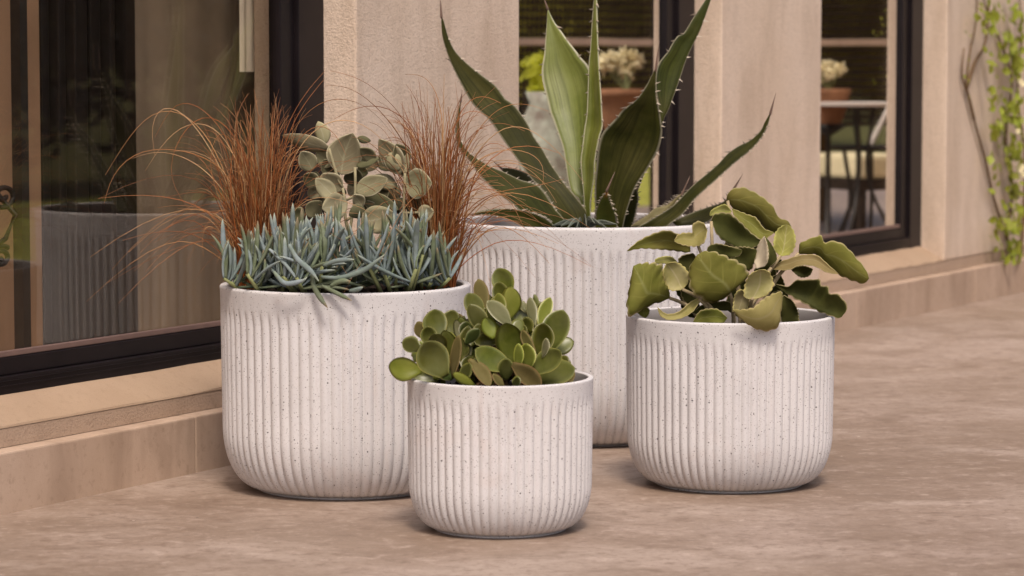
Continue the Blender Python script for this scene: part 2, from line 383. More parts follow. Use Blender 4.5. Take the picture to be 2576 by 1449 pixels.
M["terracotta"] = mat_plain("terracotta", (0.27, 0.135, 0.075), 0.85, 0.1, 0.3, 9)
M["wicker"] = mat_plain("dark_wicker", (0.030, 0.020, 0.015), 0.55, 0.3, 0.4, 30)
M["rail"] = mat_plain("pale_timber_rail", (0.70, 0.56, 0.46), 0.7, 0.2, 0.1, 14)
M["white"] = mat_plain("white_enamel", (0.80, 0.74, 0.68), 0.4, 0.4, 0.05, 10)
M["iron"] = mat_plain("wrought_iron", (0.022, 0.018, 0.016), 0.5, 0.4, 0.3, 40)
M["post"] = mat_plain("dark_interior_metal", (0.018, 0.014, 0.013), 0.35, 0.4, 0.3, 10)
M["taupe"] = mat_plain("taupe_curtain", (0.29, 0.235, 0.18), 0.9, 0.1, 0.12, 5)
M["brownp"] = mat_plain("brown_panel", (0.40, 0.255, 0.16), 0.7, 0.2, 0.15, 5)
M["lit_strip"] = mat_plain("lit_reveal_cream", (0.90, 0.84, 0.74), 0.9, 0.1, 0.05, 5)  # bright cream painted in place of a lit reveal
M["ifloor"] = mat_plain("interior_timber", (0.50, 0.35, 0.26), 0.6, 0.3, 0.15, 7)
M["iwall"] = mat_plain("interior_wall", (0.10, 0.08, 0.065), 0.9, 0.1, 0.1, 5)
M["urn"] = mat_leaf("mottled_glaze", (0.42, 0.46, 0.38), (0.55, 0.58, 0.48), rough=0.5, trans=0.0, scale=38, bloom=(0.16, 0.09, 0.07), hue=0.02)

# ------------------------------------------------------------------ ground
def sheet(name, pts, z, mat, thick=None):
    V = [(p.x, p.y, z) for p in pts]
    k = len(V)
    if thick is None:
        me = mesh(name, V, [tuple(range(k))])
    else:
        V2 = V + [(x, y, z - thick) for x, y, _ in V]
        me = mesh(name, V2, [tuple(range(k)), tuple(range(2*k-1, k-1, -1))] + [(i, k+i, k+(i+1) % k, (i+1) % k) for i in range(k)])
        bm = bmesh.new(); bm.from_mesh(me); bmesh.ops.recalc_face_normals(bm, faces=bm.faces); bm.to_mesh(me); bm.free()
    return tag(link(name, me, mat), kind="structure")
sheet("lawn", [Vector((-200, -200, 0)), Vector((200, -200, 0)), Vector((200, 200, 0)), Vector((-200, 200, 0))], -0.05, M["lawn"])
sheet("patio_floor", [fp(-9, -0.02, 0), fp(-9, 7.6, 0), fp(5.2, 7.6, 0), fp(5.2, 3.4, 0), fp(16, 3.4, 0), fp(16, -0.02, 0)], 0.0, M["floor"], 0.12)

sheet("sunlit_lawn", [fp(5.3, 3.5, 0), fp(5.3, 7.2, 0), fp(18, 7.2, 0), fp(18, 3.5, 0)], -0.045, M["lawn_lit"])
# ------------------------------------------------------------------ house wall
T1 = t_at(897, W_WALL); T2 = t_at(1307, W_WALL); T3 = t_at(1815, W_WALL); T4 = t_at(2065, W_WALL); T5 = t_at(2380, W_WALL)
TL = T1 - 3.2; TE = T5 + 6.0
ZP, ZS, ZF, ZT, ZW = 0.114, 0.151, 0.198, 2.45, 3.1
house = empty("house_wall", fp(0, -0.2, 0), "sand coloured rendered house wall with piers between tall dark framed windows", "wall")
HO = house.location
def hb(name, mat, t0, t1, w0, w1, z0, z1, bev=0.003, parent=house):
    b = MB(); b.fbox(t0, t1, w0, w1, z0, z1); return b.build(name, mat, parent, off=HO, bevel=bev)
def nosub(o): return o
# plinth stones with open joints
joints = [TL - 2.0, t_at(0, 0) - 1.35, t_at(492, 0, 1110), t_at(1130, 0, 1000), t_at(1640, 0, 900), t_at(2155, 0, 790), t_at(2454, 0, 710), TE - 3.2, TE]
for a, b_ in zip(joints[:-1], joints[1:]):
    hb("plinth_slab", M["plinth"], a + 0.0012, b_ - 0.0012, -0.20, 0.0 + rnd.uniform(-0.0008, 0.0008), -0.01, ZP + rnd.uniform(-0.001, 0.001), 0.0035)
# rough band above the plinth, one piece along the wall
hb("render_band", M["rough"], TL - 2.0, TE, -0.20, W_WALL - 0.002, ZP + 0.001, ZS - 0.001, 0.0)
# piers
def pier(t0, t1):
    return hb("pier", M["wall"], t0, t1, -0.31, W_WALL, ZS, ZW, 0.006)
pier(TL - 2.0, TL); pier(T1, T2); pier(T3, T4); pier(T5, TE)
for t0, t1 in ((TL, T1), (T2, T3), (T4, T5)):
    hb("lintel", M["wall"], t0 + 0.001, t1 - 0.001, -0.31, W_WALL - 0.002, ZT, ZW, 0.0)
    # sloping sill
    b = MB()
    zi = ZF
    n = 24
    V = []; Fc = []
    for i in range(n + 1):
        t = t0 + 0.001 + (t1 - t0 - 0.002) * i / n
        j = rnd.uniform(-0.0015, 0.0015)
        V += [fp(t, -0.30, ZS), fp(t, W_WALL - 0.001, ZS), fp(t, W_WALL - 0.003 + j, ZS + 0.004 + j), fp(t, W_FRAME - 0.002, zi + j), fp(t, -0.30, zi)]
    for i in range(n):
        for k in range(5):
            Fc.append((i*5+k, i*5+(k+1) % 5, (i+1)*5+(k+1) % 5, (i+1)*5+k))
    Fc.append((0, 1, 2, 3, 4)); Fc.append(tuple(n*5+k for k in (4, 3, 2, 1, 0)))
    b.add(V, Fc); b.build("window_sill", M["sill"], house, off=HO)
# windows: outer frame > sash, pane, bead
def window(t0, t1, glass):
    zb = ZF - 0.002
    o = MB(); s1 = 0.104; z1 = 0.036
    o.fbox(t1 - s1, t1 - 0.0006, -0.170, W_FRAME, zb, ZT - 0.002)
    o.fbox(t0 + 0.0006, t0 + s1, -0.170, W_FRAME, zb, ZT - 0.002)
    o.fbox(t0 + s1 - 0.001, t1 - s1 + 0.001, -0.24, W_FRAME - 0.0008, zb + 0.0005, zb + z1)
    o.fbox(t0 + s1 - 0.001, t1 - s1 + 0.001, -0.24, W_FRAME - 0.0008, ZT - 0.1, ZT - 0.0025)
    fr = o.build("window", M["frame"], house, off=HO, bevel=0.002)
    s = MB(); a0, a1 = t0 + s1, t1 - s1; sw = 0.056; f2 = W_FRAME - 0.011
    s.fbox(a1 - sw, a1 - 0.001, -0.165, f2, zb + z1, ZT - 0.1)
    s.fbox(a0 + 0.001, a0 + sw, -0.165, f2, zb + z1, ZT - 0.1)
    s.fbox(a0 + sw - 0.001, a1 - sw + 0.001, -0.22, f2 - 0.0008, zb + z1 + 0.0008, zb + z1 + 0.034)
    s.fbox(a0 + sw - 0.001, a1 - sw + 0.001, -0.22, f2 - 0.0008, ZT - 0.16, ZT - 0.1008)
    s.build("sash", M["frame"], fr, bevel=0.002, off=HO)
    b = MB(); zz = zb + z1 + 0.034
    b.fbox(a0 + sw, a1 - sw, W_GLASS - 0.002, f2 - 0.003, zz + 0.0008, zz + 0.012)
    b.build("glazing_bead", M["bead"], fr, off=HO, bevel=0.002)
    g = MB(); g.fbox(a0 + sw - 0.005, a1 - sw + 0.005, W_GLASS - 0.008, W_GLASS, zz - 0.004, ZT - 0.155)
    g.build("pane", glass, fr, off=HO)
    b = MB()                              # the joint line along the bottom rail
    b.fbox(t0 + s1, t1 - s1, W_FRAME - 0.002, W_FRAME + 0.0012, zb + 0.016, zb + 0.0185)
    b.fbox(t0 + s1, t1 - s1, W_FRAME - 0.002, W_FRAME + 0.0012, zb + 0.026, zb + 0.0275)
    b.build("rail_groove", M["frame"], fr, off=HO)
window(TL, T1, M["glass_a"]); window(T2, T3, M["glass_b"]); window(T4, T5, M["glass_b"])

# room behind the glass
room = MB()
room.fbox(TL - 2, TE, -3.2, -3.1, -0.02, ZW); room.fbox(TL - 2.1, TL - 2.0, -3.1, -0.45, -0.02, ZW); room.fbox(TE, TE + 0.1, -3.1, -0.2, -0.02, ZW)
tag(room.build("room_wall", M["iwall"]), kind="structure")
rf = MB(); rf.fbox(TL - 2.1, TE + 0.1, -3.2, -0.21, 0.10, 0.148); tag(rf.build("room_floor", M["ifloor"]), kind="structure")
cl = MB(); cl.fbox(TL - 2.2, TE + 0.2, -3.3, 0.02, ZW + 0.001, ZW + 0.2); tag(cl.build("roof_slab", M["wall"]), kind="structure")
WI = -0.50
def ti(px, w=WI, py=400): return t_at(px, w, py)
def curtain(name, t0, t1, w, z0, z1, mat, amp, nf, label, cat="curtain"):
    n = nf * 8; V = []; Fc = []
    rows = 8
    for j in range(rows + 1):
        z = z0 + (z1 - z0) * j / rows
        for s_ in (0, 1):
            for i in range(n + 1):
                u_ = i / n
                V.append(fp(t0 + (t1 - t0) * u_, w + amp * math.sin(u_ * nf * 2 * math.pi + 0.3 * j) * (0.7 + 0.3 * math.sin(5 * u_ + j)) - 0.004 * s_, z))
    k = n + 1
    for j in range(rows):
        for s_ in (0, 1):
            for i in range(n):
                a = (j * 2 + s_) * k + i; c = ((j + 1) * 2 + s_) * k + i
                Fc.append((a, a + 1, c + 1, c))
    return tag(link(name, mesh(name, V, Fc), mat, None, True), label, cat)
curtain("curtain", ti(332), ti(700), WI, 0.15, 2.6, M["taupe"], 0.004, 5, "taupe curtain hanging behind the largest window beside the dark metal posts")
curtain("curtain", ti(606, -0.36, 150), ti(652, -0.36, 150), -0.36, 0.80, 2.6, M["lit_strip"], 0.006, 2, "narrow cream strip added in place of the lit reveal, right end of the largest window", "curtain")
bp = MB(); bp.fbox(ti(-700), ti(104), WI - 0.06, WI, 0.149, 2.6)
tag(bp.build("timber_panel", M["brownp"], bevel=0.004), "plain brown timber panel behind the largest window at its left end", "panel")
px_edges = [(108, 128), (132, 150), (154, 186), (190, 206), (212, 238), (244, 256), (262, 294), (298, 326)]
pr = empty("folding_screen", fp(ti(210), WI, 0.149), "dark folding metal screen standing behind the largest window", "screen")
for k, (a, b_) in enumerate(px_edges):
    q = MB(); q.fbox(ti(a), ti(b_), WI - 0.05 + 0.012 * (k % 3), WI + 0.02 * ((k * 7) % 3), 0.149, 2.6)
    q.build("upright", M["post"], pr, off=pr.location, bevel=0.004)
q = MB(); q.fbox(ti(106), ti(328), WI - 0.08, WI - 0.055, 0.149, 2.6); q.build("backing_sheet", M["post"], pr, off=pr.location)
# wrought iron scrollwork near the left frame edge
WS = -0.36
isc = empty("iron_screen", fp(ti(50, WS), WS, 0.149), "wrought iron scroll screen at the left end of the largest window", "screen")
def spt(px, py):
    t = t_at(px, WS, py); p = fp(t, WS, 0); d = ray(px, py); p.z = CAMZ + d.z * (p.y / d.y); return p
q = MB(); ta = t_at(51, WS); q.fbox(ta - 0.012, ta + 0.012, WS - 0.012, WS + 0.012, 0.149, 2.4); q.build("upright", M["iron"], isc, off=isc.location)
def spiral(cx, cy, r0, r1, a0, turns, n=40):
    return [(cx + (r0 + (r1 - r0) * i / n) * math.cos(a0 + turns * 2 * math.pi * i / n), cy + (r0 + (r1 - r0) * i / n) * math.sin(a0 + turns * 2 * math.pi * i / n)) for i in range(n + 1)]
for pts in (spiral(8, 492, 6, 36, 0, 1.6) + [(38, 540), (14, 600), (-20, 625)], spiral(2, 645, 6, 28, 1.0, 1.7), spiral(-60, 500, 6, 40, 2, 1.6)):
    q = MB(); q.tube([spt(*p) for p in pts], 0.0055, 6); q.build("scroll", M["iron"], isc, True, off=isc.location)

# ------------------------------------------------------------------ planters
def solve_pot(cx, width, y_rimc, y_base):
    # base front on the ground, rim centre at y_rimc
    Rr = 0.2
    for _ in range(30):
        g = ground(cx, y_base); Yc = g.y + 0.70 * Rr * 0.98
        depth = Yc * CT + ST * 0.3
        Rr = width / 2 * depth / F
    z = at(cx, y_rimc, Yc).z
    return Vector((at(cx, y_rimc, Yc).x, Yc, 0)), Rr, z
def make_planter(loc, Rr, Hh, nribs, label, phase, wall=0.062):
    seg = nribs * 10
    prof = []                              # (r, z, ribamp, inside)
    rb = 0.69 * Rr; hb_ = 0.30 * Hh
    prof.append((rb - 0.012, 0.0, 0, 0)); prof.append((rb + 0.001, 0.0, 0, 0)); prof.append((rb + 0.0035, 0.0012, 0, 0)); prof.append((rb + 0.0035, 0.0028, 0.0, 0)); prof.append((rb + 0.0015, 0.0042, 0.3, 0))
    nb = 16
    for i in range(nb + 1):
        a = math.pi / 2 * i / nb
        r = rb + (0.982 * Rr - rb) * math.sin(a) ** 0.92
        z = 0.005 + hb_ * (1 - math.cos(a) ** 1.02)
        prof.append((r, z, min(1.0, 0.35 + i / 3.0) if i > 0 else 0.25, 0))
    z_top = 0.905 * Hh
    for i in range(1, 9):
        u_ = i / 8; prof.append((Rr * (0.982 + 0.010 * u_), hb_ + 0.008 + (z_top - 0.03 - hb_ - 0.008) * u_, 1, 0))
    for i in range(1, 7):
        u_ = i / 6; prof.append((Rr * (0.992 + 0.003 * u_), z_top - 0.03 + 0.034 * u_, 1 - u_ * u_ * (3 - 2 * u_), 0))
    wl_ = wall * Rr; rr = wl_ * 0.30
    prof.append((Rr * 0.998, Hh - rr * 2.2, 0, 0)); 
    for i in range(6):
        a = math.pi / 2 * i / 5; prof.append((Rr - rr + rr * math.cos(a), Hh - rr + rr * math.sin(a), 0, 0))
    for i in range(6):
        a = math.pi / 2 * i / 5; prof.append((Rr - wl_ + rr - rr * math.sin(a), Hh - rr + rr * math.cos(a), 0, 0.0 if i < 4 else 0.6))
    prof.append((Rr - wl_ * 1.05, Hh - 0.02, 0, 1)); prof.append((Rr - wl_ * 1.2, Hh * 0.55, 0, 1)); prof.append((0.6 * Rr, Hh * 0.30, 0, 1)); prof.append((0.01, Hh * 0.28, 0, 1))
    amp = 0.0057 * (Rr / 0.2) ** 0.5
    V = []; Fc = []; ins = []
    ang = np.arange(seg) / seg * 2 * math.pi
    ph = (ang * nribs / (2 * math.pi)) % 1.0
    ribv = np.abs(np.sin(math.pi * ph)) ** 0.75        # convex flutes with narrow grooves
    for (r, z, a, i_) in prof:
        rr_ = r - amp * a * (1 - ribv) + amp * 0.1 * a
        x = rr_ * np.cos(ang + phase); y = rr_ * np.sin(ang + phase)
        V += list(zip(x.tolist(), y.tolist(), [z] * seg)); ins += [i_] * seg
    for j in range(len(prof) - 1):
        b0, b1 = j * seg, (j + 1) * seg
        for k in range(seg):
            k2 = (k + 1) % seg
            Fc.append((b0 + k, b0 + k2, b1 + k2, b1 + k))
    c0 = len(V); V.append((0, 0, 0.002)); ins.append(0)
    me = mesh("planter", V, Fc)
    at_ = me.attributes.new("inside", 'FLOAT', 'POINT'); at_.data.foreach_set("value", ins)
    o = link("planter", me, M["planter"], None, True); o.location = loc
    return tag(o, label, "planter", "ribbed speckled white planters")
def make_soil(loc, r, z, label):
    n = 48; V = [(0, 0, 0.012)]; Fc = []
    for j in range(1, 9):
        for k in range(n):
            a = 2 * math.pi * k / n; rr = r * j / 8
            V.append((rr * math.cos(a), rr * math.sin(a), 0.012 * (1 - (j / 8) ** 2) + rnd.uniform(-0.004, 0.004)))
    for k in range(n): Fc.append((0, 1 + k, 1 + (k + 1) % n))
    for j in range(7):
        for k in range(n): Fc.append((1 + j*n + k, 1 + (j+1)*n + k, 1 + (j+1)*n + (k+1) % n, 1 + j*n + (k+1) % n))
    # crumbs of bark and earth
    for _ in range(140):
        a = rnd.uniform(0, 6.28); rr = r * math.sqrt(rnd.random()) * 0.97; s_ = rnd.uniform(0.002, 0.006)
        b = len(V); c = (rr * math.cos(a), rr * math.sin(a), 0.008 + rnd.uniform(0, 0.006))
        for d in ((1,0,0),(0,1,0),(-1,0,0),(0,-1,0),(0,0,1),(0,0,-1)):
            V.append(tuple(c[i] + d[i] * s_ * rnd.uniform(0.6, 1.3) for i in range(3)))
        for f in ((0,1,4),(1,2,4),(2,3,4),(3,0,4),(1,0,5),(2,1,5),(3,2,5),(0,3,5)): Fc.append(tuple(b + i for i in f))
    o = link("potting_soil", mesh("potting_soil", V, Fc), M["soil"]); o.location = (loc.x, loc.y, z)
    return tag(o, label, "soil", None, "stuff")
POT = {}
for key, cx, wd, yr, yb, nr, lab, ph in (
    ("left", 869, 632, 713, 1258, 72, "ribbed white planter holding copper grass and blue succulents, beside the largest window", 0.02),
    ("front", 1258.5, 471, 946, 1355, 61, "smallest ribbed white planter, foremost of all, holding the rounded green jade plant", 0.05),
    ("right", 1837, 527, 790, 1242, 72, "ribbed white planter with large scalloped felt leaves, standing apart on the right", 0.03),
    ("back", 1480, 704, 553, 1124, 95, "largest ribbed white planter, behind the others, holding the spiny agave", 0.01)):
    loc, Rr, Hh = solve_pot(cx, wd, yr, yb)
    print("POT", key, [round(x, 3) for x in loc], round(Rr, 3), round(Hh, 3))
    POT[key] = (loc, Rr, Hh)
    make_planter(loc, Rr, Hh, nr, lab, ph)
make_soil(POT["left"][0], POT["left"][1] * 0.925, POT["left"][2] - 0.018, "dark soil filling the copper grass planter almost to its rim")
make_soil(POT["front"][0], POT["front"][1] * 0.92, POT["front"][2] - 0.030, "dark soil under the jade plant in the smallest planter")
make_soil(POT["right"][0], POT["right"][1] * 0.915, POT["right"][2] - 0.060, "dark soil under the scalloped felt leaves")
make_soil(POT["back"][0], POT["back"][1] * 0.915, POT["back"][2] - 0.075, "dark soil at the foot of the agave")

# ------------------------------------------------------------------ leaves
def surf_leaf(name, L, Rr, Y0, d0, d1, mat, parent, cup=0.12, bend=0.0, roll=0.0, thick=0.003, n=20, m=6, cren=0.0, cren_n=7, wave=0.0, puff=False, edge=0.25, seed=0):
    """leaf between two outlines; L and R run from its base to its tip.  Depth runs from d0 at the base to d1 at the tip."""
    a = catmull(L, n); b = catmull(Rr, n)
    V = []; uv = []; top = []
    P = np.zeros((n + 1, m + 1, 3))
    rs = random.Random(seed)
    ph = rs.uniform(0, 6)
    wid = np.linalg.norm(a - b, axis=1)
    for i in range(n + 1):
        t = i / n
        w_m = wid[i] / F * Y0
        Y = Y0 + d0 * (1 - t) + d1 * t + bend * math.sin(math.pi * t)
        pa, pb = a[i].copy(), b[i].copy()
        ca = cb = np.zeros(2)
        if cren:
            c_ = cren * wid.max() * (abs(math.sin(math.pi * cren_n * t + ph)) - 0.5) * min(1, 6 * t, 6 * (1 - t))
            c2 = cren * wid.max() * (abs(math.sin(math.pi * cren_n * t + ph * 1.7)) - 0.5) * min(1, 6 * t, 6 * (1 - t))
            d = (pa - pb) / (wid[i] + 1e-6); ca, cb = d * c_, d * c2
        for j in range(m + 1):
            s = j / m; p = pa * (1 - s) + pb * s
            q = 2 * s - 1
            p = p + (ca if q < 0 else -cb) * abs(q) ** 5
            dy = cup * w_m * (1 - q * q) + roll * (s - 0.5) * w_m + wave * w_m * math.sin(t * 9 + ph + 2.2 * (1 if q > 0 else -1)) * q * q
            P[i, j] = at(p[0], p[1], Y + dy)
    du = np.gradient(P, axis=0); dv = np.gradient(P, axis=1)
    nm = np.cross(du, dv); ln = np.linalg.norm(nm, axis=2, keepdims=True); nm = nm / np.maximum(ln, 1e-9)
    if nm[n // 2, m // 2][1] > 0: nm = -nm
    off = parent.location
    for side in (0, 1):
        for i in range(n + 1):
            for j in range(m + 1):
                q = abs(2 * j / m - 1); t = i / n
                prof = math.sqrt(max(0, 1 - q ** 2)) if puff else (1 - q ** 4)
                et = min(1.0, 10 * t + 0.3) * (math.sqrt(max(0.0, 1 - max(0, (t - 0.55) / 0.45) ** 2)) if puff else min(1, 8 * (1 - t) + 0.15))
                th = thick * (edge * (0 if puff else 1) + (1 - (0 if puff else edge)) * prof) * et
                p = P[i, j] + nm[i, j] * (th * (0.5 if side == 0 else -0.5))
                V.append((p[0] - off[0], p[1] - off[1], p[2] - off[2])); uv.append((j / m, t))
    k = m + 1; Fc = []; off2 = (n + 1) * k
    for i in range(n):
        for j in range(m):
            q0 = (i*k+j, i*k+j+1, (i+1)*k+j+1, (i+1)*k+j)
            Fc.append(q0); Fc.append(tuple(off2 + x for x in reversed(q0)))
        Fc.append((i*k, (i+1)*k, off2+(i+1)*k, off2+i*k)); Fc.append((i*k+m, off2+i*k+m, off2+(i+1)*k+m, (i+1)*k+m))
    for j in range(m):
        Fc.append((j, off2+j, off2+j+1, j+1)); Fc.append((n*k+j, n*k+j+1, off2+n*k+j+1, off2+n*k+j))
    me = mesh(name, V, Fc, uv)
    bm = bmesh.new(); bm.from_mesh(me); bmesh.ops.recalc_face_normals(bm, faces=bm.faces); bm.to_mesh(me); bm.free()
    o = link(name, me, mat, parent, True)
    return o, P

def oval(base, tip, w, shape="ovate", curve=0.0):
    """two outlines from a base, a tip and a width (all in picture units)"""
    b = np.array(base, float); t = np.array(tip, float); d = t - b; nrm = np.array([-d[1], d[0]]); nrm /= np.linalg.norm(nrm) + 1e-9
    L, Rr = [], []
    for i in range(13):
        u_ = i / 12
        if shape == "ovate": p = (math.sin(math.pi * u_ ** 0.85)) ** 0.75 * (1 if u_ < 1 else 0)
        elif shape == "round": p = math.sqrt(max(0, 1 - (2 * u_ - 1) ** 2))
        elif shape == "obov": p = (0.24 + 0.76 * math.sin(math.pi / 2 * u_ / 0.56) ** 1.15) if u_ < 0.56 else max(0, 1 - ((u_ - 0.56) / 0.44) ** 2) ** 0.62
        else: p = math.sin(math.pi * min(1, u_ * 1.0)) ** 0.9
        p = max(p, 0.03)
        c = b + d * u_ + nrm * curve * np.linalg.norm(d) * math.sin(math.pi * u_)
        L.append(c + nrm * w * 0.5 * p); Rr.append(c - nrm * w * 0.5 * p)
    return L, Rr

def cone(mb, base, tip, r):
    base = Vector(base); tip = Vector(tip); d = (tip - base).normalized()
    a = d.cross(Vector((0.2, 1, 0.1))).normalized(); b = d.cross(a)
    V = [base + a * r * math.cos(k * 2.094) + b * r * math.sin(k * 2.094) for k in range(3)] + [tip]
    mb.add(V, [(0, 1, 3), (1, 2, 3), (2, 0, 3), (2, 1, 0)])

# ---- agave
pl, pr_, ph_ = POT["back"]; YB = pl.y
agave = empty("agave", Vector((pl.x, pl.y, ph_ - 0.07)), "large agave with broad toothed green leaves in the largest planter", "plant")
AG = [
 # name, L, R, d0, d1, mat, cup, roll, bend, spine tip
 ("E", [(1540,572),(1575,520),(1610,440),(1640,350),(1655,280),(1656,256),(1651,236),(1649,210),(1650,185),(1654,168),(1664,148),(1677,135),(1690,112),(1703,92),(1720,84),(1744,45),(1773,2),(1792,-32)],
       [(1583,572),(1592,525),(1612,460),(1640,390),(1670,300),(1683,273),(1707,209),(1730,142),(1757,86),(1771,51),(1788,0),(1797,-32)], 0.08, 0.16, "agave", 0.15, 0.25, 0.0, (1808,-60)),
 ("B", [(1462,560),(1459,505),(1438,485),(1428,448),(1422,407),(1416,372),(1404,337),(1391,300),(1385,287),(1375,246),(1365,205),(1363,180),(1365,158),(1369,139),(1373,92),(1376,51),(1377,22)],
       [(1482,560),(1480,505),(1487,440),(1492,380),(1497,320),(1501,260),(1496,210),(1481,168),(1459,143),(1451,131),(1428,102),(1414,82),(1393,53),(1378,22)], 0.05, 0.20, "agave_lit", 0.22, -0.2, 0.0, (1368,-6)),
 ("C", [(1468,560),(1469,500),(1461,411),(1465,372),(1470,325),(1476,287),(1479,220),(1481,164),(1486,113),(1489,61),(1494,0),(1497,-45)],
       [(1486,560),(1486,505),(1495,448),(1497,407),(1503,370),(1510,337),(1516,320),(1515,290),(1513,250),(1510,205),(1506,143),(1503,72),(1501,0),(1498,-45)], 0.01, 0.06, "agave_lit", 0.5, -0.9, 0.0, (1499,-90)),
 ("A", [(1412,572),(1405,545),(1381,501),(1367,481),(1332,444),(1313,417),(1287,382),(1260,343),(1233,304),(1213,285),(1188,260),(1168,226),(1147,185),(1131,150),(1119,115),(1112,86),(1110,51),(1110,40)],
       [(1485,572),(1478,535),(1450,498),(1426,469),(1406,442),(1383,407),(1363,372),(1340,339),(1334,323),(1313,289),(1289,260),(1274,252),(1250,219),(1231,203),(1209,187),(1180,164),(1155,141),(1141,123),(1131,102),(1123,78),(1116,51),(1111,40)], 0.0, 0.02, "agave", 0.16, 0.3, 0.03, (1107,-12)),
 ("I", [(1360,578),(1346,569),(1336,559),(1311,534),(1287,511),(1264,495),(1233,468),(1205,438),(1180,402),(1160,380),(1148,345),(1149,300),(1158,255)],
       [(1425,560),(1410,540),(1397,526),(1365,479),(1344,462),(1313,454),(1291,444),(1266,432),(1233,419),(1205,402),(1180,384),(1163,362),(1156,330),(1157,295),(1160,255)], -0.05, -0.08, "agave", 0.15, 0.5, 0.0, (1163,226)),
 ("H", [(1690,558),(1710,549),(1748,532),(1781,521),(1822,506),(1846,473)],
       [(1705,570),(1770,562),(1800,542),(1832,513),(1848,475)], 0.02, 0.02, "agave", 0.2, -0.3, 0.0, (1869,437)),
 ("G", [(1586,570),(1600,558),(1629,540),(1650,522),(1679,514),(1707,492),(1715,488)],
       [(1622,578),(1640,562),(1662,546),(1690,522),(1710,497),(1717,489)], 0.0, -0.02, "agave_tan", 0.2, -0.3, 0.0, (1736,442)),
 ("D", [(1500,578),(1497,520),(1496,464),(1500,417),(1504,374),(1513,339),(1531,317),(1552,295),(1567,276),(1601,250),(1625,217),(1640,189),(1649,172)],
       [(1566,578),(1574,542),(1582,516),(1595,479),(1609,454),(1628,427),(1650,390),(1660,366),(1666,331),(1663,304),(1660,285),(1656,268),(1651,242),(1650,205),(1651,172)], -0.02, -0.10, "agave", 0.20, 0.15, 0.0, (1659,100)),
 ("F", [(1600,574),(1640,551),(1690,520),(1722,488),(1748,462),(1802,417),(1830,387),(1857,368),(1886,354),(1912,331),(1923,309),(1937,284)],
       [(1668,578),(1690,560),(1718,538),(1752,497),(1806,448),(1847,411),(1888,378),(1914,348),(1931,315),(1940,284)], -0.03, -0.06, "agave", 0.2, -0.4, 0.0, (1952,233)),
 ("I", [(1330,580),(1300,562),(1265,548),(1225,540),(1190,541)],
       [(1400,572),(1370,548),(1320,530),(1265,525),(1220,530),(1190,537)], -0.10, -0.16, "agave", 0.2, 0.4, 0.0, (1172,540)),
 ("I", [(1390,575),(1365,530),(1330,490),(1290,455),(1262,428)],
       [(1440,570),(1420,515),(1380,470),(1330,438),(1290,424),(1264,422)], 0.06, 0.12, "agave", 0.15, 0.4, 0.0, (1240,405)),
 ("H", [(1590,572),(1640,540),(1690,505),(1735,478)],
       [(1640,578),(1690,548),(1722,510),(1738,482)], 0.08, 0.14, "agave", 0.2, -0.3, 0.0, (1752,452)),
 ("M", [(1540,578),(1560,530),(1585,495),(1600,476)],
       [(1590,578),(1600,535),(1606,500),(1602,477)], 0.02, 0.02, "agave", 0.3, 0.0, 0.0, (1610,455)),
 ("M", [(1497,578),(1500,530),(1512,500),(1523,486),(1526,478)],
       [(1553,578),(1549,542),(1539,517),(1531,493),(1528,478)], -0.05, -0.10, "agave_bud", 0.3, 0.0, 0.0, (1547,432)),
]
M["agave_tan"] = mat_leaf("agave_tan", (0.17, 0.14, 0.06), (0.24, 0.21, 0.10), margin=(0.34, 0.28, 0.18), margin_w=0.05, trans=0.05, hue=0.05)
M["agave_bud"] = mat_leaf("agave_bud", (0.10, 0.12, 0.02), (0.17, 0.17, 0.03), margin=(0.30, 0.28, 0.14), margin_w=0.04, trans=0.1, hue=0.05, tipcol=(0.42, 0.12, 0.03))
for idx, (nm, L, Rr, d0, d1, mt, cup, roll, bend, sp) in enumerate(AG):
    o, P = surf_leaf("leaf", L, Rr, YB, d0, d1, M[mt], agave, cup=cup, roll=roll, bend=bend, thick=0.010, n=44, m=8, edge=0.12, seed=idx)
    n_ = P.shape[0] - 1
    tipY = YB + d1
    q = MB(); base = Vector(P[n_].mean(axis=0)) - agave.location; tp = at(sp[0], sp[1], tipY) - agave.location
    q.tube([base + (base - tp) * 0.12, base, base.lerp(tp, 0.5), tp], [0.0022, 0.0030, 0.0016, 0.0003], 6); q.build("spine", M["spine"], o, True)
    q = MB()
    for side in (0, -1):
        i = 4
        while i < n_ - 3:
            e = Vector(P[i, side]); inn = Vector(P[i, 1 if side == 0 else -2]); out = (e - inn).normalized()
            fwd = (Vector(P[i+1, side]) - Vector(P[i-1, side])).normalized()
            up = i / n_
            ln = (0.005 + 0.007 * up) * rnd.uniform(0.7, 1.3)
            cone(q, e - out * 0.0012 - agave.location, e + out * ln + fwd * ln * rnd.uniform(-0.7, 0.6) - agave.location, 0.0016 + 0.0012 * up)
            i += 1 if up < 0.3 and rnd.random() < 0.7 else rnd.randint(2, 4)
    q.build("teeth", M["tooth"], o)
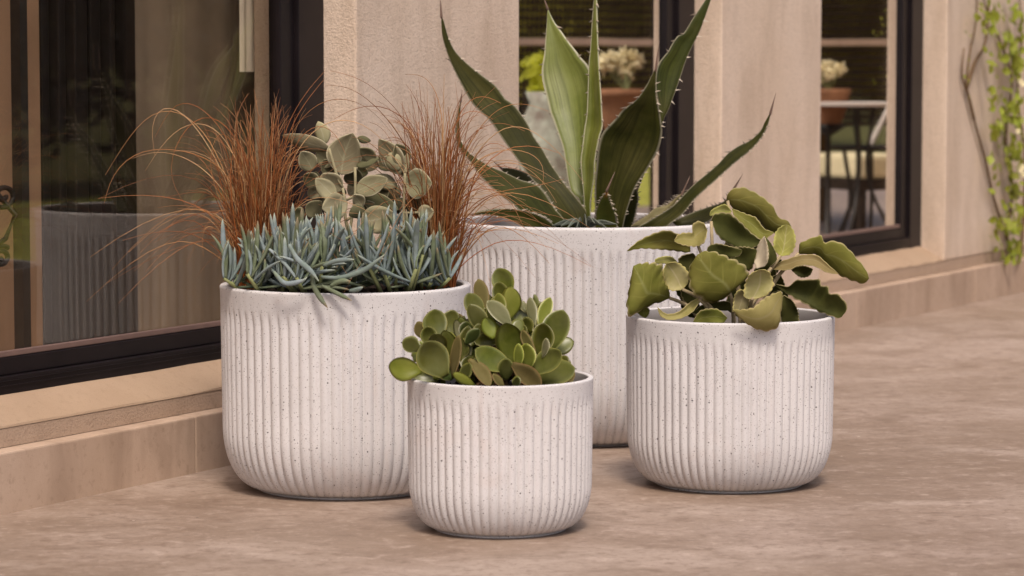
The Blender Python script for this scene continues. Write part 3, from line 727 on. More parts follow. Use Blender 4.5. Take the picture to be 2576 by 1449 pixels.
# small grey rosette at the agave's foot, hanging over the soil towards the rim
air = empty("grey_rosette", at(1470, 560, YB - 0.22), "small grey-green curled rosette tucked at the foot of the agave", "plant")
for k in range(9):
    ex = 1470 + (k - 4) * 21 + rnd.uniform(-6, 6); top = 545 + abs(k - 4) * 3 + rnd.uniform(-3, 4)
    c = [(1468 + (k - 4) * 4, 572), (1468 + (ex - 1468) * 0.45, top), (ex, 566 + rnd.uniform(-4, 12))]
    c = catmull(c, 8)
    L = [(x, y - 6 * math.sin(math.pi * (0.15 + 0.85 * i / 8)) ) for i, (x, y) in enumerate(c)]; R2 = [(x + 1, y + 6 * math.sin(math.pi * (0.15 + 0.85 * i / 8))) for i, (x, y) in enumerate(c)]
    surf_leaf("leaf", L, R2, YB - 0.235, 0, -0.03, M["airy"], air, cup=0.3, roll=0.3, thick=0.003, n=12, m=4, seed=k)

# ---- jade plant
jl, jr, jh = POT["front"]; YJ = jl.y
jade = empty("jade_plant", Vector((jl.x, jl.y, jh - 0.03)), "bushy jade plant with plump rounded green leaves in the smallest planter", "plant")
def zj(p): return (957.7 + p[0] * 0.2370, 647.3 + p[1] * 0.2370)
JADE = [  # base, tip, width, depth, material, depth swing of the tip
 ((1360,390),(1240,132),200,.02,"jade",.02),((1350,640),(1375,325),185,-.01,"jade_y",-.01),((1270,540),(1250,272),160,.01,"jade",0),((1110,540),(1040,242),135,.02,"jade_b",.01),
 ((1070,640),(925,395),170,.0,"jade",-.01),((1110,810),(945,515),165,-.02,"jade",-.02),((1360,715),(1140,475),145,-.04,"jade_p",-.02),((1160,700),(1120,390),120,.03,"jade",.0),((1230,760),(1200,420),150,.05,"jade",.02),
 ((1560,780),(1490,535),185,-.01,"jade",.02),((1545,580),(1500,470),66,.0,"jade_p",0),((1625,710),(1585,435),95,-.01,"jade_p",0),((1645,540),(1630,398),48,.01,"jade",0),((1700,740),(1795,438),125,.0,"jade_y",.0),
 ((1790,970),(1930,575),250,-.02,"jade",-.02),((1680,1030),(1725,710),205,-.05,"jade",-.03),((1790,960),(2040,895),155,.0,"jade",.02),((1400,1110),(1330,715),255,-.05,"jade",-.03),
 ((1230,900),(1000,885),125,-.03,"jade",-.01),((1370,1170),(1020,985),205,-.07,"jade",-.03),((1440,1170),(1460,925),92,-.08,"jade_y",-.03),((1560,1180),(1535,925),145,-.07,"jade_y",-.03),((1625,990),(1505,785),92,-.06,"jade_b",-.02),
 ((1640,1210),(1900,1005),205,-.07,"jade",-.04),((1720,1050),(1755,865),72,-.08,"jade_p",-.02),((1690,1300),(2045,1180),225,-.04,"jade",-.03),((1420,1150),(1690,1360),170,-.09,"jade_b",-.03),((955,1105),(1155,1350),130,-.09,"jade_b",-.03),
 ((670,1235),(470,915),300,-.09,"jade",-.05),((410,1200),(100,1150),215,-.06,"jade_y2",-.03),((410,970),(240,895),155,-.03,"jade",.0),((620,850),(570,565),225,.0,"jade",.0),((475,860),(395,690),115,.0,"jade_b",.0),
 ((740,850),(765,570),195,.01,"jade",.0),((545,930),(485,745),155,-.04,"jade",-.02),((645,1030),(565,825),175,-.06,"jade",-.03),((745,1130),(675,790),170,-.05,"jade",-.02),((835,890),(800,675),92,-.01,"jade_p",.0),
 ((770,1240),(825,845),95,-.07,"jade_b",-.03),((890,1160),(930,745),145,-.03,"jade",-.01),((990,1360),(775,1235),95,-.08,"jade_y",-.03),((1055,840),(838,606),48,.0,"jade_b",.0),((1300,1370),(1195,1245),70,-.09,"jade_b",-.02),((1440,1375),(1450,1270),80,-.10,"jade",-.02),
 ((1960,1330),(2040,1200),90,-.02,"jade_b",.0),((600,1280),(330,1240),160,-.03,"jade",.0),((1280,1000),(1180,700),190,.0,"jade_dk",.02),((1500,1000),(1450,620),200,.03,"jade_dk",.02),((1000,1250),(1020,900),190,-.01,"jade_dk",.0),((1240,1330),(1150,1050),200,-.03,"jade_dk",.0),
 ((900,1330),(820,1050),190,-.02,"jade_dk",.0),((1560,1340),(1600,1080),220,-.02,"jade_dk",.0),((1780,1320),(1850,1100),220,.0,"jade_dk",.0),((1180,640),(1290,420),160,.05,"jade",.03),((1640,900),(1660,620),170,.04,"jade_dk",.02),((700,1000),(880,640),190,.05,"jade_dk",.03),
 ((1330,1280),(1330,1080),150,-.07,"jade",-.03),((850,1300),(940,1130),110,-.07,"jade",-.03),((1480,1300),(1500,1150),120,-.06,"jade",-.03),((1180,1330),(1130,1180),120,-.06,"jade_y",-.02),
]
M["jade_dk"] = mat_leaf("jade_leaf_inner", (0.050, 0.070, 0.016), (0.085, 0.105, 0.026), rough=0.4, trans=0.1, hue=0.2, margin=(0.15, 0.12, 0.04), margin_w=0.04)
M["jade_y2"] = mat_leaf("jade_leaf_olive", (0.14, 0.16, 0.02), (0.20, 0.21, 0.04), rough=0.33, trans=0.12, hue=0.1, margin=(0.24, 0.19, 0.04), margin_w=0.04, bmp=0.05)
for _ in range(150):
    cx, cy = rnd.choice([(560, 980), (720, 950), (1150, 700), (1250, 560), (1500, 820), (1750, 860), (1650, 1080), (1350, 1150), (1000, 1150), (1880, 1200), (1600, 640), (620, 1180), (900, 980), (960, 820), (480, 1080)])
    cx += rnd.uniform(-90, 90); cy += rnd.uniform(-90, 90); a_ = rnd.uniform(-0.9, 0.9); l_ = rnd.uniform(140, 215)
    JADE.append(((cx - l_ * 0.5 * math.sin(a_), cy + l_ * 0.5 * math.cos(a_)), (cx + l_ * 0.5 * math.sin(a_), cy - l_ * 0.5 * math.cos(a_)), rnd.uniform(100, 150), rnd.uniform(-0.05, 0.06), rnd.choice(["jade", "jade_dk", "jade", "jade", "jade_y2"]), rnd.uniform(-.02, .02)))
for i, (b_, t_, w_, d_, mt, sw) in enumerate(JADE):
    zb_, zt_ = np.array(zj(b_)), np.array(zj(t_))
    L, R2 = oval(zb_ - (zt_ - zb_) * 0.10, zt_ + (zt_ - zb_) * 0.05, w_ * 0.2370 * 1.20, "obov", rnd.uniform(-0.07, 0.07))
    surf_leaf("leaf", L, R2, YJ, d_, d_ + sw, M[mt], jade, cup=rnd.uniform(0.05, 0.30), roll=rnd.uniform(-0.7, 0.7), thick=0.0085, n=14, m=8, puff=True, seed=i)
q = MB()
for (x, y) in ((560, 900), (780, 1000), (1150, 800), (1300, 640), (1500, 800), (1720, 900), (1400, 1100), (1650, 1200), (500, 1150), (1850,1150)):
    p0 = jl + Vector((rnd.uniform(-0.06, 0.06), rnd.uniform(-0.05, 0.05), jh - 0.03)); X, Y_ = zj((x, y)); p1 = at(X, Y_, YJ + 0.01)
    mid = p0.lerp(p1, 0.5) + Vector((0, 0, 0.01))
    q.tube([p0 - jade.location, mid - jade.location, p1 - jade.location], [0.006, 0.005, 0.004], 7)
q.build("stem", M["bark"], jade, True)

# ---- felt-leaved kalanchoe
kl, kr, kh = POT["right"]; YK = kl.y
kal = empty("felt_kalanchoe", Vector((kl.x, kl.y, kh - 0.06)), "sprawling plant with big scalloped olive felt leaves in the right planter", "plant")
def zk(p): return (1552.0 + p[0] * 0.2963, 429.3 + p[1] * 0.2963)
KAL = [ # L, R, d0, d1, mat, cup, roll, bend
 ([(930,245),(935,215),(970,165),(1060,142),(1150,175),(1250,235),(1330,310),(1365,390),(1450,430),(1482,478)], [(940,262),(1000,330),(1100,380),(1190,410),(1240,480),(1290,520),(1370,522),(1430,505),(1480,482)], .0, -.02, "kal", -.18, .3, 0),
 ([(972,318),(1040,345),(1110,372),(1180,400),(1250,490),(1335,522)], [(976,325),(1000,390),(1070,470),(1150,540),(1240,585),(1330,532)], -.02, -.05, "kal", .15, -.3, 0),
 ([(800,425),(815,385),(850,362),(950,362),(1040,430),(1130,520),(1225,595)], [(803,435),(850,540),(930,612),(1040,662),(1130,660),(1190,640),(1228,602)], -.03, -.05, "kal_d", .15, .2, 0),
 ([(620,600),(560,555),(500,532),(420,508),(300,540),(180,600),(85,680)], [(625,690),(580,695),(500,682),(350,668),(200,662),(85,686)], -.03, -.08, "kal", .15, .5, 0),
 ([(485,592),(520,545),(570,528),(640,525),(640,470),(680,432),(735,445),(762,495)], [(488,602),(540,625),(610,640),(690,640),(745,600),(768,505)], -.06, -.07, "kal_t", .25, -.5, 0),
 ([(445,1085),(380,1110),(300,1135),(190,1190),(112,1235),(84,1150),(105,1000),(138,812)], [(448,1070),(442,1000),(430,950),(405,860),(370,797),(290,785),(200,790),(142,806)], -.06, -.10, "kal", -.16, .3, 0),
 ([(525,790),(470,735),(400,728),(330,750),(322,775)], [(520,800),(450,792),(390,790),(350,792),(324,782)], -.02, -.05, "kal_y", .1, .3, 0),
 ([(548,1012),(500,1018),(450,1010),(402,930),(393,850),(418,790)], [(560,1005),(600,955),(608,880),(562,810),(490,776),(422,788)], -.09, -.11, "kal_yp", .18, .2, 0),
 ([(958,1042),(900,1090),(790,1122),(720,1080),(640,1030),(612,930),(616,830),(678,718)], [(966,1032),(1030,975),(1098,920),(1110,850),(1050,785),(950,740),(850,698),(745,685),(682,714)], -.10, -.14, "kal", -.12, .2, 0),
 ([(935,735),(945,690),(1000,652),(1100,648),(1182,668)], [(940,745),(1000,790),(1080,830),(1140,840),(1190,690)], -.05, -.06, "kal_d", .1, .2, 0),
 ([(1185,832),(1168,770),(1175,700),(1205,620),(1250,556)], [(1250,815),(1275,780),(1285,710),(1275,630),(1253,556)], -.07, -.06, "kal_p", .3, -.8, 0),
 ([(1255,812),(1278,770),(1288,700),(1278,630),(1254,556)], [(1320,800),(1355,760),(1350,700),(1310,620),(1257,558)], -.06, -.055, "kal_d", .2, .8, 0),
 ([(1385,722),(1350,690),(1330,640),(1345,530),(1398,472),(1438,458)], [(1400,726),(1478,705),(1515,620),(1508,530),(1475,476),(1442,459)], -.05, -.04, "kal_y", .16, .2, 0),
 ([(1542,695),(1548,650),(1562,610),(1640,580),(1730,548),(1762,608),(1860,598),(1950,650),(2030,740),(2112,840),(2140,915)], [(1550,708),(1620,708),(1690,712),(1735,765),(1830,850),(1950,912),(2090,957),(2138,920)], -.03, -.06, "kal", -.14, .35, 0),
 ([(1305,812),(1400,768),(1480,740),(1560,718),(1640,712),(1710,725),(1800,805),(1880,872)], [(1315,838),(1400,845),(1470,838),(1560,802),(1680,812),(1780,862),(1880,880)], -.04, -.08, "kal_t", .2, -.6, 0),
 ([(1335,958),(1400,975),(1455,985),(1530,930),(1620,930),(1715,922),(1730,972),(1790,985),(1805,1042),(1890,1060),(1955,1165),(1908,1242)], [(1340,975),(1450,1045),(1530,1095),(1600,1130),(1700,1190),(1800,1226),(1870,1252),(1902,1246)], -.04, -.09, "kal_d", .2, .5, 0),
 ([(1480,842),(1520,815),(1590,808),(1662,832)], [(1490,855),(1560,905),(1630,895),(1664,842)], -.02, -.03, "kal_d", .2, .3, 0),
 ([(1140,1088),(1095,1085),(1078,1040),(1092,955),(1135,878),(1208,840)], [(1158,1092),(1260,1062),(1325,985),(1312,892),(1268,846),(1214,840)], -.13, -.15, "kal_yp", .18, .2, 0),
 ([(1392,1022),(1330,1045),(1270,1075),(1215,1115),(1165,1160),(1090,1178),(978,1180)], [(1408,1060),(1402,1130),(1388,1220),(1374,1312),(1290,1358),(1180,1340),(1080,1280),(982,1186)], -.215, -.235, "kal_t", -.1, .3, 0),
 ([(692,1080),(640,1105),(600,1135),(520,1200),(420,1215),(346,1160)], [(702,1112),(640,1200),(540,1255),(440,1266),(370,1232),(344,1166)], -.12, -.15, "kal_t", .25, -.5, 0),
 ([(645,1285),(680,1220),(730,1182),(850,1175),(935,1245)], [(655,1300),(780,1302),(850,1300),(900,1296),(938,1252)], -.12, -.13, "kal", .1, .2, 0),
 ([(1400,1290),(1385,1200),(1390,1120),(1412,1060),(1470,1090)], [(1548,1290),(1540,1210),(1520,1150),(1500,1118),(1474,1094)], -.08, -.10, "kal_d", .1, .2, 0),
 ([(785,378),(800,340),(850,308),(920,288),(972,340)], [(795,385),(840,375),(890,372),(940,372),(975,346)], -.03, -.04, "kal_y", .15, .2, 0),
 ([(620,900),(540,830),(520,760),(560,720),(640,700)], [(640,900),(660,830),(680,780),(670,730),(650,702)], -.05, -.06, "kal_d", .1, .2, 0),
 ([(760,700),(780,640),(850,620),(950,640),(1060,670)], [(770,710),(860,720),(960,740),(1040,720),(1065,680)], -.06, -.07, "kal_d", .1, .2, 0),
 ([(1080,1260),(960,1120),(880,1110),(760,1120),(640,1200)], [(1080,1280),(960,1200),(880,1190),(760,1240),(645,1210)], -.06, -.08, "kal_d", .1, .2, 0),
 ([(980,1200),(1000,1060),(1050,1010),(1100,1040)], [(1060,1230),(1110,1160),(1120,1100),(1104,1046)], -.11, -.12, "kal_yp", .2, .2, 0),
 ([(240,1250),(200,1230),(170,1190),(240,1150)], [(245,1250),(270,1220),(275,1180),(245,1150)], -.05, -.06, "kal", .1, .2, 0),
]
M["kal_yp"] = mat_leaf("felt_yellow_pale", (0.30, 0.28, 0.075), (0.43, 0.38, 0.20), margin=(0.50, 0.43, 0.16), margin_w=0.07, rough=0.8, spec=0.15, trans=0.15, hue=0.08, rib=(0.55, 0.48, 0.32), scale=16)
for i, (L, R2, d0, d1, mt, cup, roll, bend) in enumerate(KAL):
    L = [zk(p) for p in L]; R2 = [zk(p) for p in R2]
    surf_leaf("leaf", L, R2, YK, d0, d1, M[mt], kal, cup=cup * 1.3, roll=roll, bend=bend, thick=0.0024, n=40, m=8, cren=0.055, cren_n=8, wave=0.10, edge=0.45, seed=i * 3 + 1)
for k in range(16):
    cx = rnd.uniform(560, 1420); cy = rnd.uniform(560 if 700 < cx < 1300 else 760, 1160); a_ = math.atan2(cx - 960, 1500 - cy) + rnd.uniform(-.6, .6); l_ = rnd.uniform(200, 300)
    L, R2 = oval(zk((cx - l_ * .5 * math.sin(a_), cy + l_ * .5 * math.cos(a_))), zk((cx + l_ * .5 * math.sin(a_), cy - l_ * .5 * math.cos(a_))), rnd.uniform(130, 210) * 0.2963, "ovate")
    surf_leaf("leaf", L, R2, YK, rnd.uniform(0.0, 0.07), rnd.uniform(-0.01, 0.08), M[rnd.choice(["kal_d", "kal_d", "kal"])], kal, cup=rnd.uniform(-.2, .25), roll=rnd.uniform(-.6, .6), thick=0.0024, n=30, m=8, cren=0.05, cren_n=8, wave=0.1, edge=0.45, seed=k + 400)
root = Vector((kl.x, kl.y - 0.02, kh - 0.07))
STEMS = [((940,255),-.01),((800,430),-.03),((690,640),-.06),((446,1080),-.06),((555,1008),-.09),((960,1038),-.11),((1390,722),-.05),((1545,700),-.03),((1310,822),-.05),((1338,965),-.05),((1150,1088),-.135),((1395,1040),-.21),((700,1095),-.12),((625,895),-.05)]
for (p, d) in STEMS:
    q = MB(); x, y = zk(p); e = at(x, y, YK + d); r0 = root + Vector((rnd.uniform(-0.035, 0.035), rnd.uniform(-0.03, 0.03), 0))
    mid = r0.lerp(e, 0.55) + Vector((0, -0.01, 0.025))
    pts = [Vector(v) for v in catmull([r0, mid, e], 8)]
    q.tube([v - kal.location for v in pts], [0.0058 - 0.0026 * k / 8 for k in range(9)], 8); q.build("petiole", M["petiole"], kal, True)

# ---- grey spoon-leaved plant in the left planter
ll, lr, lh = POT["left"]; YL = ll.y
spoon = empty("spoon_leaf_kalanchoe", Vector((ll.x, ll.y, lh - 0.01)), "grey-green plant with oval felted leaves between the two tufts of copper grass", "plant")
def zs(p): return (528.4 + p[0] * 0.3647, 264.2 + p[1] * 0.3647)
SP = [ ((825,300),(495,208),95,.04,"spoon",.03,.5),((795,270),(745,112),95,.06,"spoon_p",.0,.2),((905,480),(985,195),225,.02,"spoon",.0,.1),((1015,228),(1110,248),46,.05,"spoon_d",.0,.2),((1010,425),(1165,368),66,.02,"spoon_d",.0,.6),
 ((1315,475),(1165,236),140,.02,"spoon",.0,.4),((1342,535),(1530,540),190,.0,"spoon",-.02,.1),((1345,475),(1362,332),50,.02,"spoon_p",.0,.2),((865,645),(728,505),110,-.02,"spoon_p",-.02,-.4),((905,590),(775,478),118,.0,"spoon",.0,.3),
 ((1005,602),(1225,505),125,.0,"spoon",-.02,.5),((1050,630),(1300,720),125,.02,"spoon_d",-.01,.4),((948,672),(772,712),165,-.03,"spoon_p",-.04,.1),((1055,700),(990,618),80,-.02,"spoon",-.01,.2),((1066,712),(958,762),90,-.03,"spoon_d",-.01,.2),((1045,805),(1270,745),175,-.04,"spoon_p",-.04,.1),
 ((645,780),(552,738),110,.0,"spoon_d",.0,.2),((675,770),(768,662),105,.0,"spoon_d",.0,.2),((1432,745),(1545,735),105,-.02,"spoon_p",-.02,.1),((1480,1090),(1478,945),66,-.02,"spoon",.0,.1),((745,550),(645,480),100,.03,"spoon_d",.0,.2),
 ((860,400),(730,330),120,.04,"spoon",.02,.3),((1000,560),(990,430),120,.05,"spoon_d",.0,.2),((850,470),(780,380),110,.05,"spoon_d",.0,.2),((1130,640),(1230,560),110,.04,"spoon_d",.0,.2),((1380,760),(1290,640),100,.03,"spoon_d",.0,.2)]
for _ in range(30):
    cx, cy = rnd.uniform(640, 1420), rnd.uniform(330, 760); a_ = rnd.uniform(-1.3, 1.3); l_ = rnd.uniform(120, 190)
    SP.append(((cx - l_*.5*math.sin(a_), cy + l_*.5*math.cos(a_)), (cx + l_*.5*math.sin(a_), cy - l_*.5*math.cos(a_)), rnd.uniform(80, 130), rnd.uniform(0.02, 0.10), rnd.choice(["spoon", "spoon_d", "spoon_p"]), rnd.uniform(-.02, .02), rnd.uniform(-.6, .6)))
for i, (b_, t_, w_, d_, mt, sw, roll) in enumerate(SP):
    L, R2 = oval(zs(b_), zs(t_), w_ * 0.3647 * 1.12, "ovate", rnd.uniform(-0.06, 0.06))
    surf_leaf("leaf", L, R2, YL - 0.02, d_, d_ + sw, M[mt], spoon, cup=rnd.choice([-0.12, 0.16, 0.18]), roll=roll, thick=0.004, n=16, m=6, wave=0.06, edge=0.45, seed=i)
for pts in ([(1335,1050),(1335,740),(1345,470)],[(1000,1050),(935,800),(930,660),(915,570)],[(940,655),(1010,620),(1085,580)],[(915,570),(880,500),(820,300)],[(960,900),(1000,620),(1000,430)],[(935,800),(1060,705)],[(1336,745),(1440,742)],[(1060,720),(1050,800)]):
    q = MB(); P3 = [at(*zs(p), YL - 0.02) for p in pts]
    q.tube([Vector(v) - spoon.location for v in catmull(P3, 6)], 0.0028, 7); q.build("stem", M["spoon_p"], spoon, True)

# ---- blue chalksticks
def finger_mesh(name, length, rad, arc, seed):
    """a plump pointed leaf that starts along +Z and bends towards +X"""
    rs = random.Random(seed); n, k = 12, 8; V = []; uv = []; Fc = []
    x = z = 0.0
    for i in range(n + 1):
        t = i / n; a = arc * t
        r_ = rad * (0.50 + 0.9 * t - 0.4 * t * t if t < 0.6 else (0.50 + 0.54 - 0.144) * math.sqrt(max(0, 1 - ((t - 0.6) / 0.40) ** 1.7)))
        r_ = max(r_, rad * 0.04)
        for j in range(k):
            b = 2 * math.pi * j / k
            ox = r_ * math.cos(b) * 0.72; oy = r_ * math.sin(b)
            V.append((x + ox * math.cos(a), oy, z - ox * math.sin(a))); uv.append((0.5 + 0.2 * math.sin(b), t))
        x += math.sin(a) * length / n; z += math.cos(a) * length / n
    for i in range(n):
        for j in range(k): Fc.append((i*k+j, i*k+(j+1) % k, (i+1)*k+(j+1) % k, (i+1)*k+j))
    Fc.append(tuple(range(k-1, -1, -1))); Fc.append(tuple(n*k+j for j in range(k)))
    return mesh(name, V, Fc, uv)
FING = {}
for mt in ("chalk", "chalk_g"):
    FING[mt] = []
    for k in range(6):
        me = finger_mesh("leaf", 0.080 + 0.014 * (k % 3), 0.0056, (-0.65, -0.95, -0.45, -1.2, 0.4, -0.3)[k], k)
        me.materials.append(M[mt]); me.polygons.foreach_set("use_smooth", [True] * len(me.polygons)); FING[mt].append(me)
def chalk_plant(bx, by, dY, n_stems, spread, hgt, label, hang=False, lean=0.0):
    rootp = at(bx, by, YL + dY)
    o = empty("chalkstick_succulent", Vector((rootp.x, rootp.y, min(rootp.z, lh - 0.004))), label, "succulent", "blue chalkstick succulents in the copper grass planter")
    rs = random.Random(int(bx * 7 + by)); cnt = 0
    for s_ in range(n_stems):
        a = rs.uniform(0, 6.28); rr = spread * math.sqrt(rs.random())
        base = Vector((rr * math.cos(a), rr * 0.7 * math.sin(a), 0.0))
        lean_v = Vector((base.x * 0.8 + lean, base.y * 0.5 - 0.02, hgt * rs.uniform(0.35, 1.05)))
        q = MB(); q.tube([base, base + lean_v * 0.5, base + lean_v], [0.0042, 0.0040, 0.0032], 6); q.build("stem", M["stem_g"], o, True)
        nl = rs.randint(13, 18)
        for i in range(nl):
            u_ = 0.25 + 0.75 * i / (nl - 1)
            p = base + lean_v * u_
            phi = i * 2.4 + rs.uniform(-0.3, 0.3); el = R(84 - 76 * (u_ - 0.25) / 0.75 + rs.uniform(-8, 8))    # low leaves spread, upper ones stand up
            pw_ = o.location + p; tipv = pw_ + Vector((math.cos(phi) * math.sin(el), math.sin(phi) * math.sin(el), 0)) * 0.09
            if (tipv.xy - ll.xy).length > lr * 0.96: phi += math.pi; el *= 0.6
            f = bpy.data.objects.new("leaf", rs.choice(FING["chalk" if rs.random() < 0.60 else "chalk_g"])); COL.objects.link(f); f.parent = o
            sc_ = rs.uniform(0.75, 1.15) * (0.8 if i == nl - 1 else 1)
            f.matrix_local = Matrix.Translation(p) @ Matrix.Rotation(phi, 4, 'Z') @ Matrix.Rotation(el, 4, 'Y') @ Matrix.Diagonal((sc_, sc_, sc_, 1))
            cnt += 1
    return o
chalk_plant(640, 712, -0.10, 5, 0.032, 0.038, "blue chalkstick clump at the left rim under the first grass tuft", lean=-0.01)
chalk_plant(692, 718, -0.14, 7, 0.042, 0.064, "blue chalkstick clump second from the left, in front of the first grass tuft")
chalk_plant(785, 722, -0.17, 7, 0.046, 0.090, "tallest blue chalkstick clump, in the middle of the rim with leaves hanging over it")
chalk_plant(880, 718, -0.13, 7, 0.044, 0.060, "blue chalkstick clump under the palest oval leaf")
chalk_plant(1000, 724, -0.15, 7, 0.046, 0.088, "blue chalkstick clump under the rounded oval leaf at right")
chalk_plant(1082, 714, -0.08, 5, 0.030, 0.030, "low blue chalkstick clump at the right rim under the second grass tuft", lean=0.012)
# leaves that droop over the rim, part of the middle clump
mid = [o for o in COL.objects if o.name.startswith("chalkstick_succulent")][2]
for pts, w_ in (([(700,1170),(720,1260),(760,1330),(812,1400)],44),([(770,1245),(860,1290),(930,1325),(978,1350)],36),([(765,1185),(900,1190),(1060,1140),(1205,1030)],42),([(545,960),(600,1060),(690,1140),(750,1215)],46),([(780,1110),(870,1075),(995,1065)],40),([(830,1250),(900,1215),(970,1215)],44),([(440,1150),(520,1230),(640,1210),(670,1185)],42),([(960,1280),(1010,1275),(1055,1255)],40)):
    c = catmull([zs(p) for p in pts], 10); tn = np.gradient(c, axis=0); tn /= np.linalg.norm(tn, axis=1)[:, None]
    pw = [0.55 + 0.45 * math.sin(math.pi * min(1, i / 10 * 0.9)) if i < 8 else (0.75 if i == 8 else 0.5 if i == 9 else 0.08) for i in range(11)]
    L = [c[i] + np.array([-tn[i][1], tn[i][0]]) * w_ * 0.3647 * 0.42 * pw[i] for i in range(11)]
    R2 = [c[i] - np.array([-tn[i][1], tn[i][0]]) * w_ * 0.3647 * 0.42 * pw[i] for i in range(11)]
    surf_leaf("leaf", L, R2, YL - lr * 1.02, 0.0, -0.02, M["chalk_g" if w_ in (36, 44) else "chalk"], mid, cup=-0.1, thick=0.0085, n=14, m=8, puff=True, seed=len(pts))

# ---- copper grass
def blade(V, Fc, uv, pts, w, rs):
    hue = rs.random(); n = len(pts); b = len(V); a = rs.uniform(0, 3.14)
    for i, p in enumerate(pts):
        t = i / (n - 1); ww = w * (1 - 0.75 * t ** 1.5)
        d = (pts[min(i+1, n-1)] - pts[max(i-1, 0)]).normalized()
        s = d.cross(Vector((math.cos(a), math.sin(a), 0.15))); s.normalize(); u_ = d.cross(s)
        for k in range(3):
            an = 2.094 * k
            V.append(tuple(p + s * (math.cos(an) * ww * 0.5) + u_ * (math.sin(an) * ww * 0.32))); uv.append((hue, t))
    for i in range(n - 1):
        for k in range(3):
            Fc.append((b+i*3+k, b+i*3+(k+1) % 3, b+(i+1)*3+(k+1) % 3, b+(i+1)*3+k))
def arc_pts(p0, az, reach, rise, droop, n, rs):
    """a blade that climbs steeply, then arches over"""
    out = []; kink = Vector((rs.uniform(-1, 1), rs.uniform(-1, 1), 0)) * 0.022
    for i in range(n):
        t = i / (n - 1)
        h = reach * (0.22 * t + 0.78 * t ** 2.4)
        z = rise * (1.5 * t - 0.5 * t * t) - droop * max(0, t - 0.5) ** 2 * 3.6
        out.append(p0 + Vector((math.cos(az) * h, math.sin(az) * h, z)) + kink * math.sin(3.0 * t))
    return out
def grass_clump(loc, nb, rb, reach, rise, label, seed, bias, long_pts):
    rs = random.Random(seed)
    o = empty("copper_grass", loc, label, "ornamental grass", "tufts of copper grass in the left planter")
    V, Fc, uv = [], [], []
    for _ in range(nb):
        a = rs.uniform(0, 6.28); rr = rb * math.sqrt(rs.random())
        p0 = Vector((rr * math.cos(a), rr * math.sin(a), -0.004))
        az = a + rs.gauss(0, 0.5) if rs.random() > bias[1] else bias[0] + rs.gauss(0, 0.6)
        k = abs(rs.gauss(0.27, 0.22)); k = min(k, 1.0)
        if rs.random() < 0.15: k = rs.uniform(0.7, 1.5)
        blade(V, Fc, uv, arc_pts(p0, az, reach * k, rise * rs.uniform(0.40, 1.18) * (1 - 0.15 * k), rise * 0.34 * k * rs.uniform(0.3, 1.3), 14, rs), rs.uniform(0.0018, 0.0034), rs)
    me = mesh("blades", V, Fc, uv); b = link("blades", me, M["grass"], o, True); b["kind"] = "stuff"
    # the long outer blades one can follow one by one
    for pts, dd in long_pts:
        V, Fc, uv = [], [], []
        n = len(pts); P3 = [at(x, y, YL + dd * i / (n - 1)) - loc for i, (x, y) in enumerate(pts)]
        A = catmull([tuple(v) for v in P3], 26)
        for _k in range(10): A[1:-1] = 0.25 * A[:-2] + 0.5 * A[1:-1] + 0.25 * A[2:]
        P3 = [Vector(v) for v in A]
        blade(V, Fc, uv, P3, rs.uniform(0.0026, 0.0037), rs)
        link("blade", mesh("blade", V, Fc, uv), M["grass"], o, True)
    return o
def zr(x, y): return (x / 3.0, y / 3.0)
LONG1 = [
 ([(640,690),(590,500),(520,330),(440,262),(390,262),(340,320),(300,380),(265,440)], 0.05),
 ([(650,690),(560,430),(480,300),(430,246),(385,260),(372,300),(378,350),(390,392)], -0.05),
 ([(655,690),(600,420),(545,300),(470,240),(430,250),(415,290),(405,330),(390,345)], 0.1),
 ([(645,690),(600,470),(520,390),(420,372),(340,372),(300,410),(266,452),(262,512)], -0.06),
 ([(660,690),(620,470),(560,330),(500,292),(430,330),(390,390),(365,430)], 0.04),
 ([(650,690),(590,520),(510,420),(440,385),(380,378),(330,400)], 0.12),
 ([(665,690),(640,440),(560,290),(520,262),(480,290),(430,380),(408,450),(440,492),(470,520)], -0.02),
 ([(660,690),(640,500),(600,380),(560,300),(540,320),(525,380),(522,440),(560,520),(580,560)], -0.1),
 ([(648,690),(610,560),(560,500),(500,478),(450,490),(400,500)], -0.08),
 ([(648,690),(600,560),(545,470),(505,440),(492,430)], -0.1),
 ([(660,690),(610,430),(590,300),(605,262),(625,235)], 0.1),
 ([(670,690),(680,480),(720,320),(770,230),(818,178)], 0.1),
 ([(672,690),(690,470),(740,300),(790,230),(815,200)], 0.02),
 ([(668,690),(660,500),(630,340),(600,275),(590,290),(610,330)], -0.03),
 ([(675,690),(710,450),(760,330),(810,300),(850,330),(870,390)], -0.05),
 ([(670,690),(700,420),(770,270),(860,235),(940,270),(990,340)], 0.08),
 ([(675,690),(720,430),(800,310),(880,290),(950,330),(1000,400)], 0.0),
 ([(645,690),(570,600),(520,560),(508,600),(512,645)], -0.1),
]
